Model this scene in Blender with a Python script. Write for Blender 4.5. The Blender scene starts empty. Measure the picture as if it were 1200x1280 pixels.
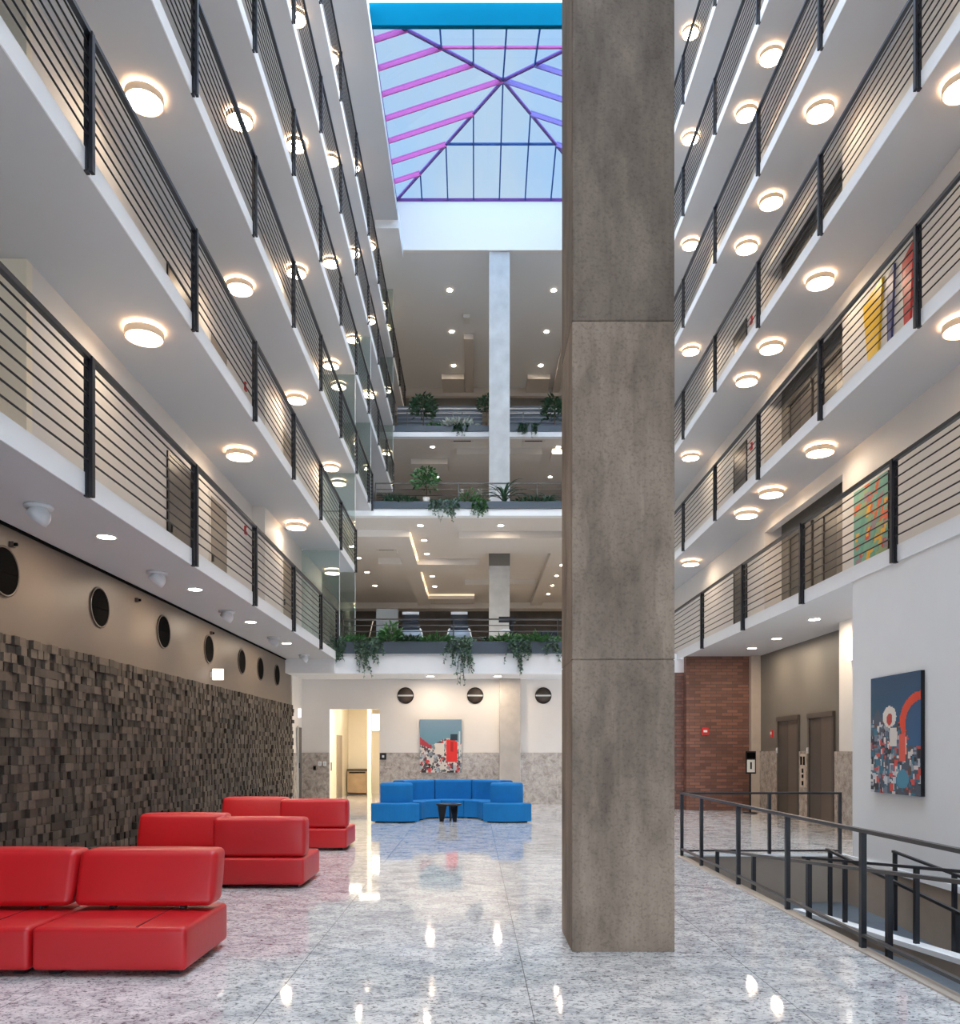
import bpy, math, random
from mathutils import Vector, Matrix
random.seed(7)
PI = math.pi
scene = bpy.context.scene
col = scene.collection

# ------------------------------------------------------------------ camera
CX, CY, F, H = 593.0, 938.0, 1000.0, 1.62      # principal point, focal length (px), eye height
cam_d = bpy.data.cameras.new('camera'); cam = bpy.data.objects.new('camera', cam_d); col.objects.link(cam)
cam_d.sensor_fit = 'HORIZONTAL'; cam_d.sensor_width = 36; cam_d.lens = 36 * F / 1200
cam_d.shift_x = (600 - CX) / 1200; cam_d.shift_y = (CY - 640) / 1200
cam_d.clip_start = 0.05; cam_d.clip_end = 500
cam.location = (0, 0, H); cam.rotation_euler = (PI / 2, 0, 0)
scene.camera = cam
scene.view_settings.view_transform = 'Standard'; scene.view_settings.look = 'None'
scene.view_settings.gamma = 1; scene.view_settings.use_curve_mapping = False
scene.view_settings.exposure = 0.4
scene.render.engine = 'CYCLES'
scene.cycles.use_denoising = True
scene.cycles.max_bounces = 10; scene.cycles.diffuse_bounces = 5; scene.cycles.glossy_bounces = 4
scene.cycles.transparent_max_bounces = 16; scene.cycles.caustics_reflective = False
scene.cycles.sample_clamp_indirect = 6; scene.cycles.use_light_tree = True

SKY = 7.6
LAMP = 26.0
# ------------------------------------------------------------------ sky
w = bpy.data.worlds.new('sky'); scene.world = w; w.use_nodes = True
nt = w.node_tree; nt.nodes.clear()
def N(nt, t, **k):
    n = nt.nodes.new(t)
    for a, b in k.items():
        if a.startswith('i_'): n.inputs[int(a[2:])].default_value = b
        else: setattr(n, a, b)
    return n
tc = N(nt, 'ShaderNodeTexCoord'); mp = N(nt, 'ShaderNodeMapping'); mp.inputs['Scale'].default_value = (2.2, 1.6, 1.0)
nz = N(nt, 'ShaderNodeTexNoise'); nz.inputs['Scale'].default_value = 2.4; nz.inputs['Detail'].default_value = 6; nz.inputs['Roughness'].default_value = .55
cr = N(nt, 'ShaderNodeValToRGB'); cr.color_ramp.elements[0].position = .50; cr.color_ramp.elements[0].color = (.76, .88, 1, 1)
cr.color_ramp.elements[1].position = .68; cr.color_ramp.elements[1].color = (1, .95, .90, 1)
bg = N(nt, 'ShaderNodeBackground'); bg.inputs['Strength'].default_value = SKY
wo = N(nt, 'ShaderNodeOutputWorld')
L = nt.links.new
L(tc.outputs['Generated'], mp.inputs['Vector']); L(mp.outputs[0], nz.inputs['Vector']); L(nz.outputs['Fac'], cr.inputs['Fac']); 
sx_ = N(nt, 'ShaderNodeSeparateXYZ'); mr = N(nt, 'ShaderNodeMapRange'); mr.interpolation_type = 'SMOOTHSTEP'
mr.inputs['From Min'].default_value = .35; mr.inputs['From Max'].default_value = .62; mr.inputs['To Min'].default_value = SKY; mr.inputs['To Max'].default_value = SKY * .25
L(tc.outputs['Generated'], sx_.inputs[0]); L(sx_.outputs['Y'], mr.inputs['Value']); L(mr.outputs[0], bg.inputs['Strength'])
L(cr.outputs[0], bg.inputs['Color']); L(bg.outputs[0], wo.inputs[0])

# ------------------------------------------------------------------ materials
def hexc(r, g, b):
    f = lambda c: ((c / 255 + .055) / 1.055) ** 2.4 if c > 10 else c / 255 / 12.92
    return (f(r), f(g), f(b), 1)
def mat(name, c, rough=.6, metal=0, noise=0, nscale=6, bump=0, bscale=40, emit=0, spec=.5):
    m = bpy.data.materials.new(name); m.use_nodes = True; t = m.node_tree; b = t.nodes['Principled BSDF']
    b.inputs['Base Color'].default_value = c; b.inputs['Roughness'].default_value = rough; b.inputs['Metallic'].default_value = metal
    b.inputs['Specular IOR Level'].default_value = spec
    if noise:
        tc = N(t, 'ShaderNodeTexCoord'); n = N(t, 'ShaderNodeTexNoise'); n.inputs['Scale'].default_value = nscale; n.inputs['Detail'].default_value = 5
        r = N(t, 'ShaderNodeValToRGB'); r.color_ramp.elements[0].position = .3; r.color_ramp.elements[1].position = .7
        r.color_ramp.elements[0].color = tuple(x * (1 - noise) for x in c[:3]) + (1,); r.color_ramp.elements[1].color = tuple(min(1, x * (1 + noise)) for x in c[:3]) + (1,)
        t.links.new(tc.outputs['Object'], n.inputs['Vector']); t.links.new(n.outputs['Fac'], r.inputs['Fac']); t.links.new(r.outputs[0], b.inputs['Base Color'])
    if bump:
        tc = N(t, 'ShaderNodeTexCoord'); n = N(t, 'ShaderNodeTexNoise'); n.inputs['Scale'].default_value = bscale; n.inputs['Detail'].default_value = 4
        q = N(t, 'ShaderNodeBump'); q.inputs['Strength'].default_value = bump; q.inputs['Distance'].default_value = .01
        t.links.new(tc.outputs['Object'], n.inputs['Vector']); t.links.new(n.outputs['Fac'], q.inputs['Height']); t.links.new(q.outputs[0], b.inputs['Normal'])
    if emit:
        b.inputs['Emission Color'].default_value = c; b.inputs['Emission Strength'].default_value = emit
    return m
M = {}
M['white'] = mat('white_paint', (.80, .80, .80, 1), .55, noise=.015, nscale=2, bump=.05, bscale=60)
M['fascia'] = mat('fascia_paint', (.86, .87, .88, 1), .5, noise=.01, nscale=3)
M['wallwarm'] = mat('warm_white_paint', (.74, .70, .66, 1), .6, noise=.02, nscale=1.5)
M['cream'] = mat('cream_paint', (.82, .745, .61, 1), .6, noise=.02, nscale=1.5)
M['taupe'] = mat('taupe_paint', (.14, .108, .084, 1), .45, noise=.06, nscale=.8)
M['taupe2'] = mat('grey_taupe_paint', (.175, .16, .14, 1), .5, noise=.04, nscale=.8)
M['ceil'] = mat('soffit_paint', (.56, .56, .57, 1), .6, noise=.01, nscale=1)
M['ceilback'] = mat('pale_ceiling_paint', (.80, .81, .81, 1), .6)  # soffit paint made paler, standing in for light bounced onto the back ceiling
M['ceilwarm'] = mat('coffer_paint', (.66, .61, .56, 1), .6, noise=.01, nscale=1)
M['black'] = mat('black_metal', (.008, .008, .010, 1), .4, metal=0, spec=.35)
M['rail'] = mat('charcoal_metal', (.012, .013, .018, 1), .35, metal=0, spec=.4)
M['railgrey'] = mat('brushed_rail_metal', (.06, .056, .054, 1), .3, metal=.2)
M['brass'] = mat('champagne_shade', (.90, .66, .45, 1), .5, emit=.16)  # faint emission stands in for lamp light passing through the shade
M['dark'] = mat('dark_void', (.002, .002, .002, 1), .9, spec=.05)
M['darkwall'] = mat('dark_brown_wall', (.055, .042, .032, 1), .6, noise=.2, nscale=2)
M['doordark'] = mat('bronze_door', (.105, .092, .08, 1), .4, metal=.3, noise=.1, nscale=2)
M['doorlit'] = mat('bronze_door_leaf', (.145, .122, .10, 1), .35, metal=.3)  # same bronze made lighter, as if one leaf caught the light
M['beigedoor'] = mat('beige_door', (.30, .25, .20, 1), .5, noise=.05, nscale=3)
M['brown'] = mat('brown_grille', (.07, .05, .04, 1), .5)
M['red'] = mat('red_leather', hexc(188, 22, 28), .40, noise=.05, nscale=2.5, bump=.15, bscale=14)
M['redseam'] = mat('red_leather_seam', hexc(120, 12, 18), .6)
M['blue'] = mat('blue_felt', hexc(0, 112, 178), .85, noise=.06, nscale=6, bump=.2, bscale=120)
M['planter'] = mat('slate_blue_planter', (.055, .075, .10, 1), .45)
M['leaf'] = mat('leaf_green', (.055, .16, .045, 1), .5, noise=.45, nscale=5)
M['leafdark'] = mat('leaf_dark_green', (.02, .07, .03, 1), .5, noise=.4, nscale=5)
M['leafgrey'] = mat('leaf_grey_green', (.10, .17, .12, 1), .55, noise=.35, nscale=6)
M['leafwhite'] = mat('leaf_pale', (.45, .50, .45, 1), .5, noise=.2, nscale=6)
M['bark'] = mat('bark', (.10, .07, .045, 1), .8, noise=.3, nscale=12)
M['pot'] = mat('white_pot', (.75, .74, .70, 1), .4)
M['screen'] = mat('dark_screen', (.02, .025, .035, 1), .15)
M['steel'] = mat('grey_blue_plastic', (.16, .20, .25, 1), .35, metal=.2)
M['lightgrey'] = mat('light_grey_plastic', (.60, .61, .62, 1), .4)
M['alarm'] = mat('red_plastic', (.62, .03, .03, 1), .35)
M['signwhite'] = mat('white_sign', (.85, .85, .83, 1), .4)
M['rampfloor'] = mat('slate_ramp', (.10, .125, .15, 1), .35, noise=.12, nscale=8)
M['tanwall'] = mat('tan_concrete', (.36, .29, .235, 1), .7, noise=.08, nscale=2)
M['edge'] = mat('beige_edge_trim', (.50, .42, .35, 1), .4, noise=.05)
M['pinksteel'] = mat('magenta_painted_steel', (.60, .13, .37, 1), .7, spec=.1)
M['bluesteel'] = mat('blue_painted_steel', (.04, .10, .30, 1), .7, spec=.1)
M['violetsteel'] = mat('violet_painted_steel', (.16, .06, .24, 1), .7, spec=.1)
M['paleviolet'] = mat('pale_violet_painted_steel', (.26, .19, .46, 1), .7, spec=.1)
M['bluebeam'] = mat('cyan_blue_beam_paint', (.001, .085, .155, 1), .95, noise=.06, nscale=.6, spec=.02)
M['oak'] = mat('oak_cabinet', (.38, .27, .16, 1), .5, noise=.12, nscale=4)
def emis(name, c, s):
    m = bpy.data.materials.new(name); m.use_nodes = True; b = m.node_tree.nodes['Principled BSDF']
    b.inputs['Base Color'].default_value = c; b.inputs['Emission Color'].default_value = c; b.inputs['Emission Strength'].default_value = s; b.inputs['Roughness'].default_value = .5
    return m
M['drumglow'] = emis('opal_diffuser', (1, .80, .58, 1), LAMP)
M['halo'] = emis('halo_ring', (1, .78, .52, 1), 16)
M['spotglow'] = emis('downlight_lens', (1, .82, .62, 1), 280)
M['washglow'] = emis('washer_lens', (1, .82, .6, 1), 3)
M['sconce'] = emis('sconce_glass', (1, .95, .88, 1), 1.1)
M['cove'] = emis('cove_strip', (1, .78, .52, 1), .9)
M['winglow'] = emis('lit_pane', (1, .97, .9, 1), 2.5)
M['roomglow'] = emis('bright_room_lamp', (1, .92, .78, 1), 24)
def glass(name, tint, gl=.08, rough=.0):
    m = bpy.data.materials.new(name); m.use_nodes = True; t = m.node_tree; t.nodes.clear()
    tr = N(t, 'ShaderNodeBsdfTransparent'); tr.inputs[0].default_value = tint
    g = N(t, 'ShaderNodeBsdfGlossy'); g.inputs['Roughness'].default_value = rough; g.inputs[0].default_value = (.9, 1, .97, 1)
    fr = N(t, 'ShaderNodeValue'); fr.outputs[0].default_value = gl
    mx = N(t, 'ShaderNodeMixShader'); o = N(t, 'ShaderNodeOutputMaterial')
    t.links.new(fr.outputs[0], mx.inputs[0]); t.links.new(tr.outputs[0], mx.inputs[1]); t.links.new(g.outputs[0], mx.inputs[2]); t.links.new(mx.outputs[0], o.inputs[0])
    return m
M['glass'] = glass('screen_glass', (.80, .86, .84, 1), .13)
M['skyglass'] = glass('tinted_skylight_glass', (.20, .28, .373, 1), .02)
M['clearglass'] = glass('clear_roof_glass', (.95, .97, 1, 1), .03)
def colattr(name, rough=.6, bump=0):
    m = bpy.data.materials.new(name); m.use_nodes = True; t = m.node_tree; b = t.nodes['Principled BSDF']
    a = N(t, 'ShaderNodeVertexColor'); a.layer_name = 'Col'
    tc = N(t, 'ShaderNodeTexCoord'); n = N(t, 'ShaderNodeTexNoise'); n.inputs['Scale'].default_value = 45; n.inputs['Detail'].default_value = 4
    mx = N(t, 'ShaderNodeMix', data_type='RGBA', blend_type='MULTIPLY'); mx.inputs[0].default_value = bump
    t.links.new(tc.outputs['Object'], n.inputs['Vector']); t.links.new(a.outputs[0], mx.inputs[6]); t.links.new(n.outputs['Fac'], mx.inputs[7])
    t.links.new(mx.outputs[2], b.inputs['Base Color']); b.inputs['Roughness'].default_value = rough
    return m
M['stone'] = colattr('split_face_stone', .75, .5)
M['paint'] = colattr('canvas_paint', .5, 0)

def granite_floor():
    m = bpy.data.materials.new('polished_granite'); m.use_nodes = True; t = m.node_tree; b = t.nodes['Principled BSDF']; k = t.links.new
    tc = N(t, 'ShaderNodeTexCoord')
    m1 = N(t, 'ShaderNodeMapping'); m1.inputs['Scale'].default_value = (.8, 1.15, 1)
    n1 = N(t, 'ShaderNodeTexNoise'); n1.inputs['Scale'].default_value = 4.5; n1.inputs['Detail'].default_value = 8; n1.inputs['Roughness'].default_value = .65; n1.inputs['Distortion'].default_value = .8
    r1 = N(t, 'ShaderNodeValToRGB'); e = r1.color_ramp.elements; e[0].position = .30; e[0].color = (.40, .40, .42, 1); e[1].position = .58; e[1].color = (.82, .80, .77, 1)
    m2 = N(t, 'ShaderNodeMapping'); m2.inputs['Scale'].default_value = (1, 1.35, 1)
    n2 = N(t, 'ShaderNodeTexNoise'); n2.inputs['Scale'].default_value = 26; n2.inputs['Detail'].default_value = 6; n2.inputs['Roughness'].default_value = .7; n2.inputs['Distortion'].default_value = 1.0
    r2 = N(t, 'ShaderNodeValToRGB'); e = r2.color_ramp.elements; e[0].position = .38; e[0].color = (.12, .11, .13, 1); e[1].position = .50; e[1].color = (1, 1, 1, 1)
    mx = N(t, 'ShaderNodeMix', data_type='RGBA', blend_type='MULTIPLY'); mx.inputs[0].default_value = .85
    # slab joints
    br = N(t, 'ShaderNodeTexBrick'); br.offset = 0; br.inputs['Scale'].default_value = 1; br.inputs['Mortar Size'].default_value = .003; br.inputs['Brick Width'].default_value = 1.67; br.inputs['Row Height'].default_value = 1.67
    br.inputs['Color1'].default_value = (1, 1, 1, 1); br.inputs['Color2'].default_value = (.88, .88, .89, 1); br.inputs['Mortar'].default_value = (.35, .34, .33, 1); br.inputs['Mortar Smooth'].default_value = 0
    mb = N(t, 'ShaderNodeMapping'); mb.inputs['Location'].default_value = (-.36 + 1.67, .4, 0)
    mx2 = N(t, 'ShaderNodeMix', data_type='RGBA', blend_type='MULTIPLY'); mx2.inputs[0].default_value = 1
    k(tc.outputs['Object'], m1.inputs[0]); k(m1.outputs[0], n1.inputs['Vector']); k(n1.outputs['Fac'], r1.inputs[0])
    k(tc.outputs['Object'], m2.inputs[0]); k(m2.outputs[0], n2.inputs['Vector']); k(n2.outputs['Fac'], r2.inputs[0])
    k(tc.outputs['Object'], mb.inputs[0]); k(mb.outputs[0], br.inputs['Vector'])
    k(r1.outputs[0], mx.inputs[6]); k(r2.outputs[0], mx.inputs[7]); k(mx.outputs[2], mx2.inputs[6]); k(br.outputs[0], mx2.inputs[7]); k(mx2.outputs[2], b.inputs['Base Color'])
    b.inputs['Roughness'].default_value = .05; b.inputs['IOR'].default_value = 1.6
    n3 = N(t, 'ShaderNodeTexNoise'); n3.inputs['Scale'].default_value = 1.2; bp = N(t, 'ShaderNodeBump'); bp.inputs['Strength'].default_value = .04; bp.inputs['Distance'].default_value = .02
    k(tc.outputs['Object'], n3.inputs['Vector']); k(n3.outputs['Fac'], bp.inputs['Height']); k(bp.outputs[0], b.inputs['Normal'])
    return m
M['granite'] = granite_floor()
def granite_wall(name, c0, c1, c2):
    m = bpy.data.materials.new(name); m.use_nodes = True; t = m.node_tree; b = t.nodes['Principled BSDF']; k = t.links.new
    tc = N(t, 'ShaderNodeTexCoord'); n1 = N(t, 'ShaderNodeTexNoise'); n1.inputs['Scale'].default_value = 6; n1.inputs['Detail'].default_value = 10; n1.inputs['Roughness'].default_value = .78; n1.inputs['Distortion'].default_value = .5
    r1 = N(t, 'ShaderNodeValToRGB'); e = r1.color_ramp.elements; e[0].position = .34; e[0].color = c0; e[1].position = .68; e[1].color = c2
    x = e.new(.5); x.color = c1
    k(tc.outputs['Object'], n1.inputs['Vector']); k(n1.outputs['Fac'], r1.inputs[0]); k(r1.outputs[0], b.inputs['Base Color']); b.inputs['Roughness'].default_value = .25
    return m
M['wains'] = granite_wall('wainscot_granite', (.17, .14, .12, 1), (.40, .35, .31, 1), (.58, .52, .47, 1))
def concrete(name='board_formed_concrete', c0=.15, c1=.40):
    m = bpy.data.materials.new(name); m.use_nodes = True; t = m.node_tree; b = t.nodes['Principled BSDF']; k = t.links.new
    tc = N(t, 'ShaderNodeTexCoord'); mp = N(t, 'ShaderNodeMapping'); mp.inputs['Scale'].default_value = (1.3, 1.3, .55)
    n1 = N(t, 'ShaderNodeTexNoise'); n1.inputs['Scale'].default_value = 1.6; n1.inputs['Detail'].default_value = 9; n1.inputs['Roughness'].default_value = .62
    r1 = N(t, 'ShaderNodeValToRGB'); e = r1.color_ramp.elements; e[0].position = .32; e[0].color = (c0, c0 * .72, c0 * .51, 1); e[1].position = .66; e[1].color = (c1, c1 * .765, c1 * .57, 1)
    n2 = N(t, 'ShaderNodeTexNoise'); n2.inputs['Scale'].default_value = 45; n2.inputs['Detail'].default_value = 5
    r2 = N(t, 'ShaderNodeValToRGB'); e = r2.color_ramp.elements; e[0].position = .3; e[0].color = (.62, .60, .58, 1); e[1].position = .5; e[1].color = (1, 1, 1, 1)
    mx = N(t, 'ShaderNodeMix', data_type='RGBA', blend_type='MULTIPLY'); mx.inputs[0].default_value = .7
    # fine vertical board streaks
    m3 = N(t, 'ShaderNodeMapping'); m3.inputs['Scale'].default_value = (30, 30, .8); n3 = N(t, 'ShaderNodeTexNoise'); n3.inputs['Scale'].default_value = 1.5; n3.inputs['Detail'].default_value = 3
    r3 = N(t, 'ShaderNodeValToRGB'); e = r3.color_ramp.elements; e[0].position = .3; e[0].color = (.75, .74, .73, 1); e[1].position = .6; e[1].color = (1, 1, 1, 1)
    mx3 = N(t, 'ShaderNodeMix', data_type='RGBA', blend_type='MULTIPLY'); mx3.inputs[0].default_value = .3
    k(tc.outputs['Object'], mp.inputs[0]); k(mp.outputs[0], n1.inputs['Vector']); k(n1.outputs['Fac'], r1.inputs[0]); k(tc.outputs['Object'], n2.inputs['Vector']); k(n2.outputs['Fac'], r2.inputs[0])
    k(tc.outputs['Object'], m3.inputs[0]); k(m3.outputs[0], n3.inputs['Vector']); k(n3.outputs['Fac'], r3.inputs[0])
    k(r1.outputs[0], mx.inputs[6]); k(r2.outputs[0], mx.inputs[7]); k(mx.outputs[2], mx3.inputs[6]); k(r3.outputs[0], mx3.inputs[7])
    m4 = N(t, 'ShaderNodeMapping'); m4.inputs['Scale'].default_value = (2.2, 2.2, .5); m4.inputs['Location'].default_value = (.7, 0, .3)
    n4 = N(t, 'ShaderNodeTexNoise'); n4.inputs['Scale'].default_value = 1.1; n4.inputs['Detail'].default_value = 7; n4.inputs['Roughness'].default_value = .5
    r4 = N(t, 'ShaderNodeValToRGB'); e = r4.color_ramp.elements; e[0].position = .47; e[0].color = (.80, .79, .78, 1); e[1].position = .50; e[1].color = (1, 1, 1, 1)
    mx4 = N(t, 'ShaderNodeMix', data_type='RGBA', blend_type='MULTIPLY'); mx4.inputs[0].default_value = .8
    k(tc.outputs['Object'], m4.inputs[0]); k(m4.outputs[0], n4.inputs['Vector']); k(n4.outputs['Fac'], r4.inputs[0]); k(mx3.outputs[2], mx4.inputs[6]); k(r4.outputs[0], mx4.inputs[7]); k(mx4.outputs[2], b.inputs['Base Color'])
    b.inputs['Roughness'].default_value = .7
    bp = N(t, 'ShaderNodeBump'); bp.inputs['Strength'].default_value = .25; bp.inputs['Distance'].default_value = .01; k(n2.outputs['Fac'], bp.inputs['Height']); k(bp.outputs[0], b.inputs['Normal'])
    return m
M['concrete'] = concrete()
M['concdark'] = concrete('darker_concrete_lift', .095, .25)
def brick(name):
    m = bpy.data.materials.new(name); m.use_nodes = True; t = m.node_tree; b = t.nodes['Principled BSDF']; k = t.links.new
    tc = N(t, 'ShaderNodeTexCoord'); sp = N(t, 'ShaderNodeSeparateXYZ'); cb = N(t, 'ShaderNodeCombineXYZ')
    ad = N(t, 'ShaderNodeMath', operation='ADD')
    br = N(t, 'ShaderNodeTexBrick'); br.inputs['Scale'].default_value = 1; br.inputs['Brick Width'].default_value = .29; br.inputs['Row Height'].default_value = .085; br.inputs['Mortar Size'].default_value = .008
    br.inputs['Color1'].default_value = (.14, .058, .04, 1); br.inputs['Color2'].default_value = (.27, .115, .075, 1); br.inputs['Mortar'].default_value = (.085, .06, .05, 1); br.inputs['Bias'].default_value = -.1
    k(tc.outputs['Object'], sp.inputs[0]); k(sp.outputs[0], ad.inputs[0]); k(sp.outputs[1], ad.inputs[1]); k(ad.outputs[0], cb.inputs[0]); k(sp.outputs[2], cb.inputs[1]); k(cb.outputs[0], br.inputs['Vector']); k(br.outputs[0], b.inputs['Base Color'])
    b.inputs['Roughness'].default_value = .6
    return m
M['brick'] = brick('red_brown_brick')

# ------------------------------------------------------------------ mesh helpers
class MB:
    def __init__(s): s.v = []; s.f = []; s.sm = []; s.c = []
    def add(s, vs, fs, smooth=False, cols=None):
        o = len(s.v); s.v += [tuple(v) for v in vs]
        for i, f in enumerate(fs):
            s.f.append([a + o for a in f]); s.sm.append(smooth); s.c.append(cols[i] if isinstance(cols, list) else cols)
        return s
    def box(s, x0, x1, y0, y1, z0, z1, c=None):
        return s.add([(x0, y0, z0), (x1, y0, z0), (x1, y1, z0), (x0, y1, z0), (x0, y0, z1), (x1, y0, z1), (x1, y1, z1), (x0, y1, z1)],
                     [(0, 3, 2, 1), (4, 5, 6, 7), (0, 1, 5, 4), (1, 2, 6, 5), (2, 3, 7, 6), (3, 0, 4, 7)], False, c)
    def beam(s, a, b, wd, dp, up=(0, 0, 1)):
        a, b = Vector(a), Vector(b); d = (b - a).normalized(); side = d.cross(Vector(up)).normalized(); u = side.cross(d).normalized()
        vs = []
        for p in (a, b):
            for sx, sz in ((-1, -1), (1, -1), (1, 1), (-1, 1)): vs.append(p + side * sx * wd / 2 + u * sz * dp / 2)
        return s.add(vs, [(0, 1, 2, 3), (7, 6, 5, 4), (0, 4, 5, 1), (1, 5, 6, 2), (2, 6, 7, 3), (3, 7, 4, 0)])
    def tube(s, pts, r, n=8, caps=True):
        pts = [Vector(p) for p in pts]; rs = r if isinstance(r, (list, tuple)) else [r] * len(pts)
        rings = []; ref = None
        for i, p in enumerate(pts):
            d = (pts[min(i + 1, len(pts) - 1)] - pts[max(i - 1, 0)]).normalized()
            if ref is None: ref = d.orthogonal().normalized()
            ref = (ref - d * ref.dot(d)).normalized(); q = d.cross(ref)
            rings.append([p + (ref * math.cos(2 * PI * k / n) + q * math.sin(2 * PI * k / n)) * rs[i] for k in range(n)])
        vs = [v for g in rings for v in g]; fs = []
        for i in range(len(pts) - 1):
            for k in range(n): fs.append((i * n + k, i * n + (k + 1) % n, (i + 1) * n + (k + 1) % n, (i + 1) * n + k))
        s.add(vs, fs, True)
        if caps: s.add(rings[0], [tuple(range(n))[::-1]]); s.add(rings[-1], [tuple(range(n))])
        return s
    def lathe(s, prof, n=28, axis='z', c=(0, 0, 0), smooth=True):
        # prof: list of (r, h); c: centre
        vs = []; fs = []
        for r, h in prof:
            for k in range(n):
                a = 2 * PI * k / n; x, y = r * math.cos(a), r * math.sin(a)
                p = {'z': (x, y, h), 'x': (h, x, y), 'y': (x, h, y)}[axis]
                vs.append((p[0] + c[0], p[1] + c[1], p[2] + c[2]))
        for i in range(len(prof) - 1):
            for k in range(n):
                f = (i * n + k, i * n + (k + 1) % n, (i + 1) * n + (k + 1) % n, (i + 1) * n + k)
                fs.append(f)
        return s.add(vs, fs, smooth)
    def build(s, name, m, parent=None, loc=(0, 0, 0)):
        me = bpy.data.meshes.new(name); me.from_pydata(s.v, [], s.f); me.materials.append(m)
        me.polygons.foreach_set('use_smooth', s.sm)
        if any(c is not None for c in s.c):
            a = me.color_attributes.new('Col', 'FLOAT_COLOR', 'CORNER'); buf = []
            for f, c in zip(s.f, s.c): buf += list(c if c else (1, 1, 1, 1)) * len(f)
            a.data.foreach_set('color', buf)
        me.update(); o = bpy.data.objects.new(name, me); col.objects.link(o)
        if parent: o.parent = parent
        o.location = loc
        return o
def tag(o, label=None, cat=None, group=None, kind=None):
    if label: o['label'] = label
    if cat: o['category'] = cat
    if group: o['group'] = group
    if kind: o['kind'] = kind
    return o
def thing(name, label, cat, loc=(0, 0, 0), rz=0, group=None, kind=None):
    o = bpy.data.objects.new(name, None); col.objects.link(o); o.location = loc; o.rotation_euler = (0, 0, rz); o.empty_display_size = .1
    return tag(o, label, cat, group, kind)
def struct(name, mb, m): return tag(mb.build(name, m), kind='structure')
def sbox(name, m, *b): return struct(name, MB().box(*b), m)
def dup(root, loc, rz=None, label=None, group=None, parent=None):
    r = root.copy(); col.objects.link(r)
    if parent: r.parent = parent
    r.location = loc
    if rz is not None: r.rotation_euler = (0, 0, rz)
    if label: r['label'] = label
    if group: r['group'] = group
    for ch in root.children:
        c = ch.copy(); col.objects.link(c); c.parent = r
        for g in ch.children:
            d = g.copy(); col.objects.link(d); d.parent = c
    return r
def rbox(mb, x0, x1, y0, y1, z0, z1, r=.04, seg=4, bulge=0, n=8, shear=0):
    # rounded, slightly puffed box; shear leans it back (+y) per unit of height
    cx, cy, cz = (x0 + x1) / 2, (y0 + y1) / 2, (z0 + z1) / 2; hx, hy, hz = (x1 - x0) / 2, (y1 - y0) / 2, (z1 - z0) / 2
    def ticks(h):
        inner = h - r
        a = [-h] + [-h + r * (1 - math.cos(PI / 2 * k / seg)) for k in range(1, seg)] + [-inner]
        mid = [-inner + 2 * inner * k / n for k in range(1, n)]
        return a + mid + [-x for x in a[::-1]]
    T = [ticks(hx), ticks(hy), ticks(hz)]; Hh = (hx, hy, hz)
    for ax in range(3):
        b, c = (ax + 1) % 3, (ax + 2) % 3
        for sg in (-1, 1):
            tb, tc_ = T[b], T[c]; vs = []; fs = []
            for i, u in enumerate(tb):
                for j, v in enumerate(tc_):
                    p = [0, 0, 0]; p[ax] = sg * Hh[ax]; p[b] = u; p[c] = v
                    q = [max(-(Hh[k] - r), min(Hh[k] - r, p[k])) for k in range(3)]
                    d = Vector(p) - Vector(q); l = d.length
                    if l > 1e-9: d = d / l * r
                    q = Vector(q) + d
                    if bulge:
                        q[ax] += sg * bulge * (1 - (u / Hh[b]) ** 2) * (1 - (v / Hh[c]) ** 2)
                    q = [q[0] + cx, q[1] + cy + shear * (q[2] + hz), q[2] + cz]
                    vs.append(q)
            nj = len(tc_)
            for i in range(len(tb) - 1):
                for j in range(nj - 1):
                    f = (i * nj + j, (i + 1) * nj + j, (i + 1) * nj + j + 1, i * nj + j + 1)
                    fs.append(f if sg > 0 else f[::-1])
            mb.add(vs, fs, True)
    return mb
ORD = ['nearest', 'second', 'third', 'fourth', 'fifth', 'sixth', 'seventh', 'eighth', 'ninth', 'tenth']
def P(px, py, Y): return ((px - CX) * Y / F, Y, H + (CY - py) * Y / F)

# ------------------------------------------------------------------ levels
SOF = {k: H + 2.54 + 3.225 * (k - 2) for k in range(2, 9)}      # soffit heights, 8 = roof
TH = .22
XL, XLW, XLW2 = -3.875, -5.25, -4.95
XR2, XR, XRW, XRA = 5.685, 6.065, 7.25, 7.68
LEND = {2: 22.4, 3: 25.9, 4: 30.0, 5: 37.9, 6: 38.7, 7: 44.5}
Y0 = -6.0
YB = 24.2
STOREY = {2: 'lowest', 3: 'second', 4: 'third', 5: 'fourth', 6: 'fifth', 7: 'topmost'}

# ground floor with the ramp opening
fl = MB()
OX0, OX1, OY0, OY1 = 3.2, 5.685, 2.6, 12.28
fl.box(-5.25, OX0, Y0, YB, -.2, 0); fl.box(OX0, 8.2, OY1, YB, -.2, 0); fl.box(OX0, OX1, Y0, OY0, -.2, 0)
struct('floor', fl, M['granite'])
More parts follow.
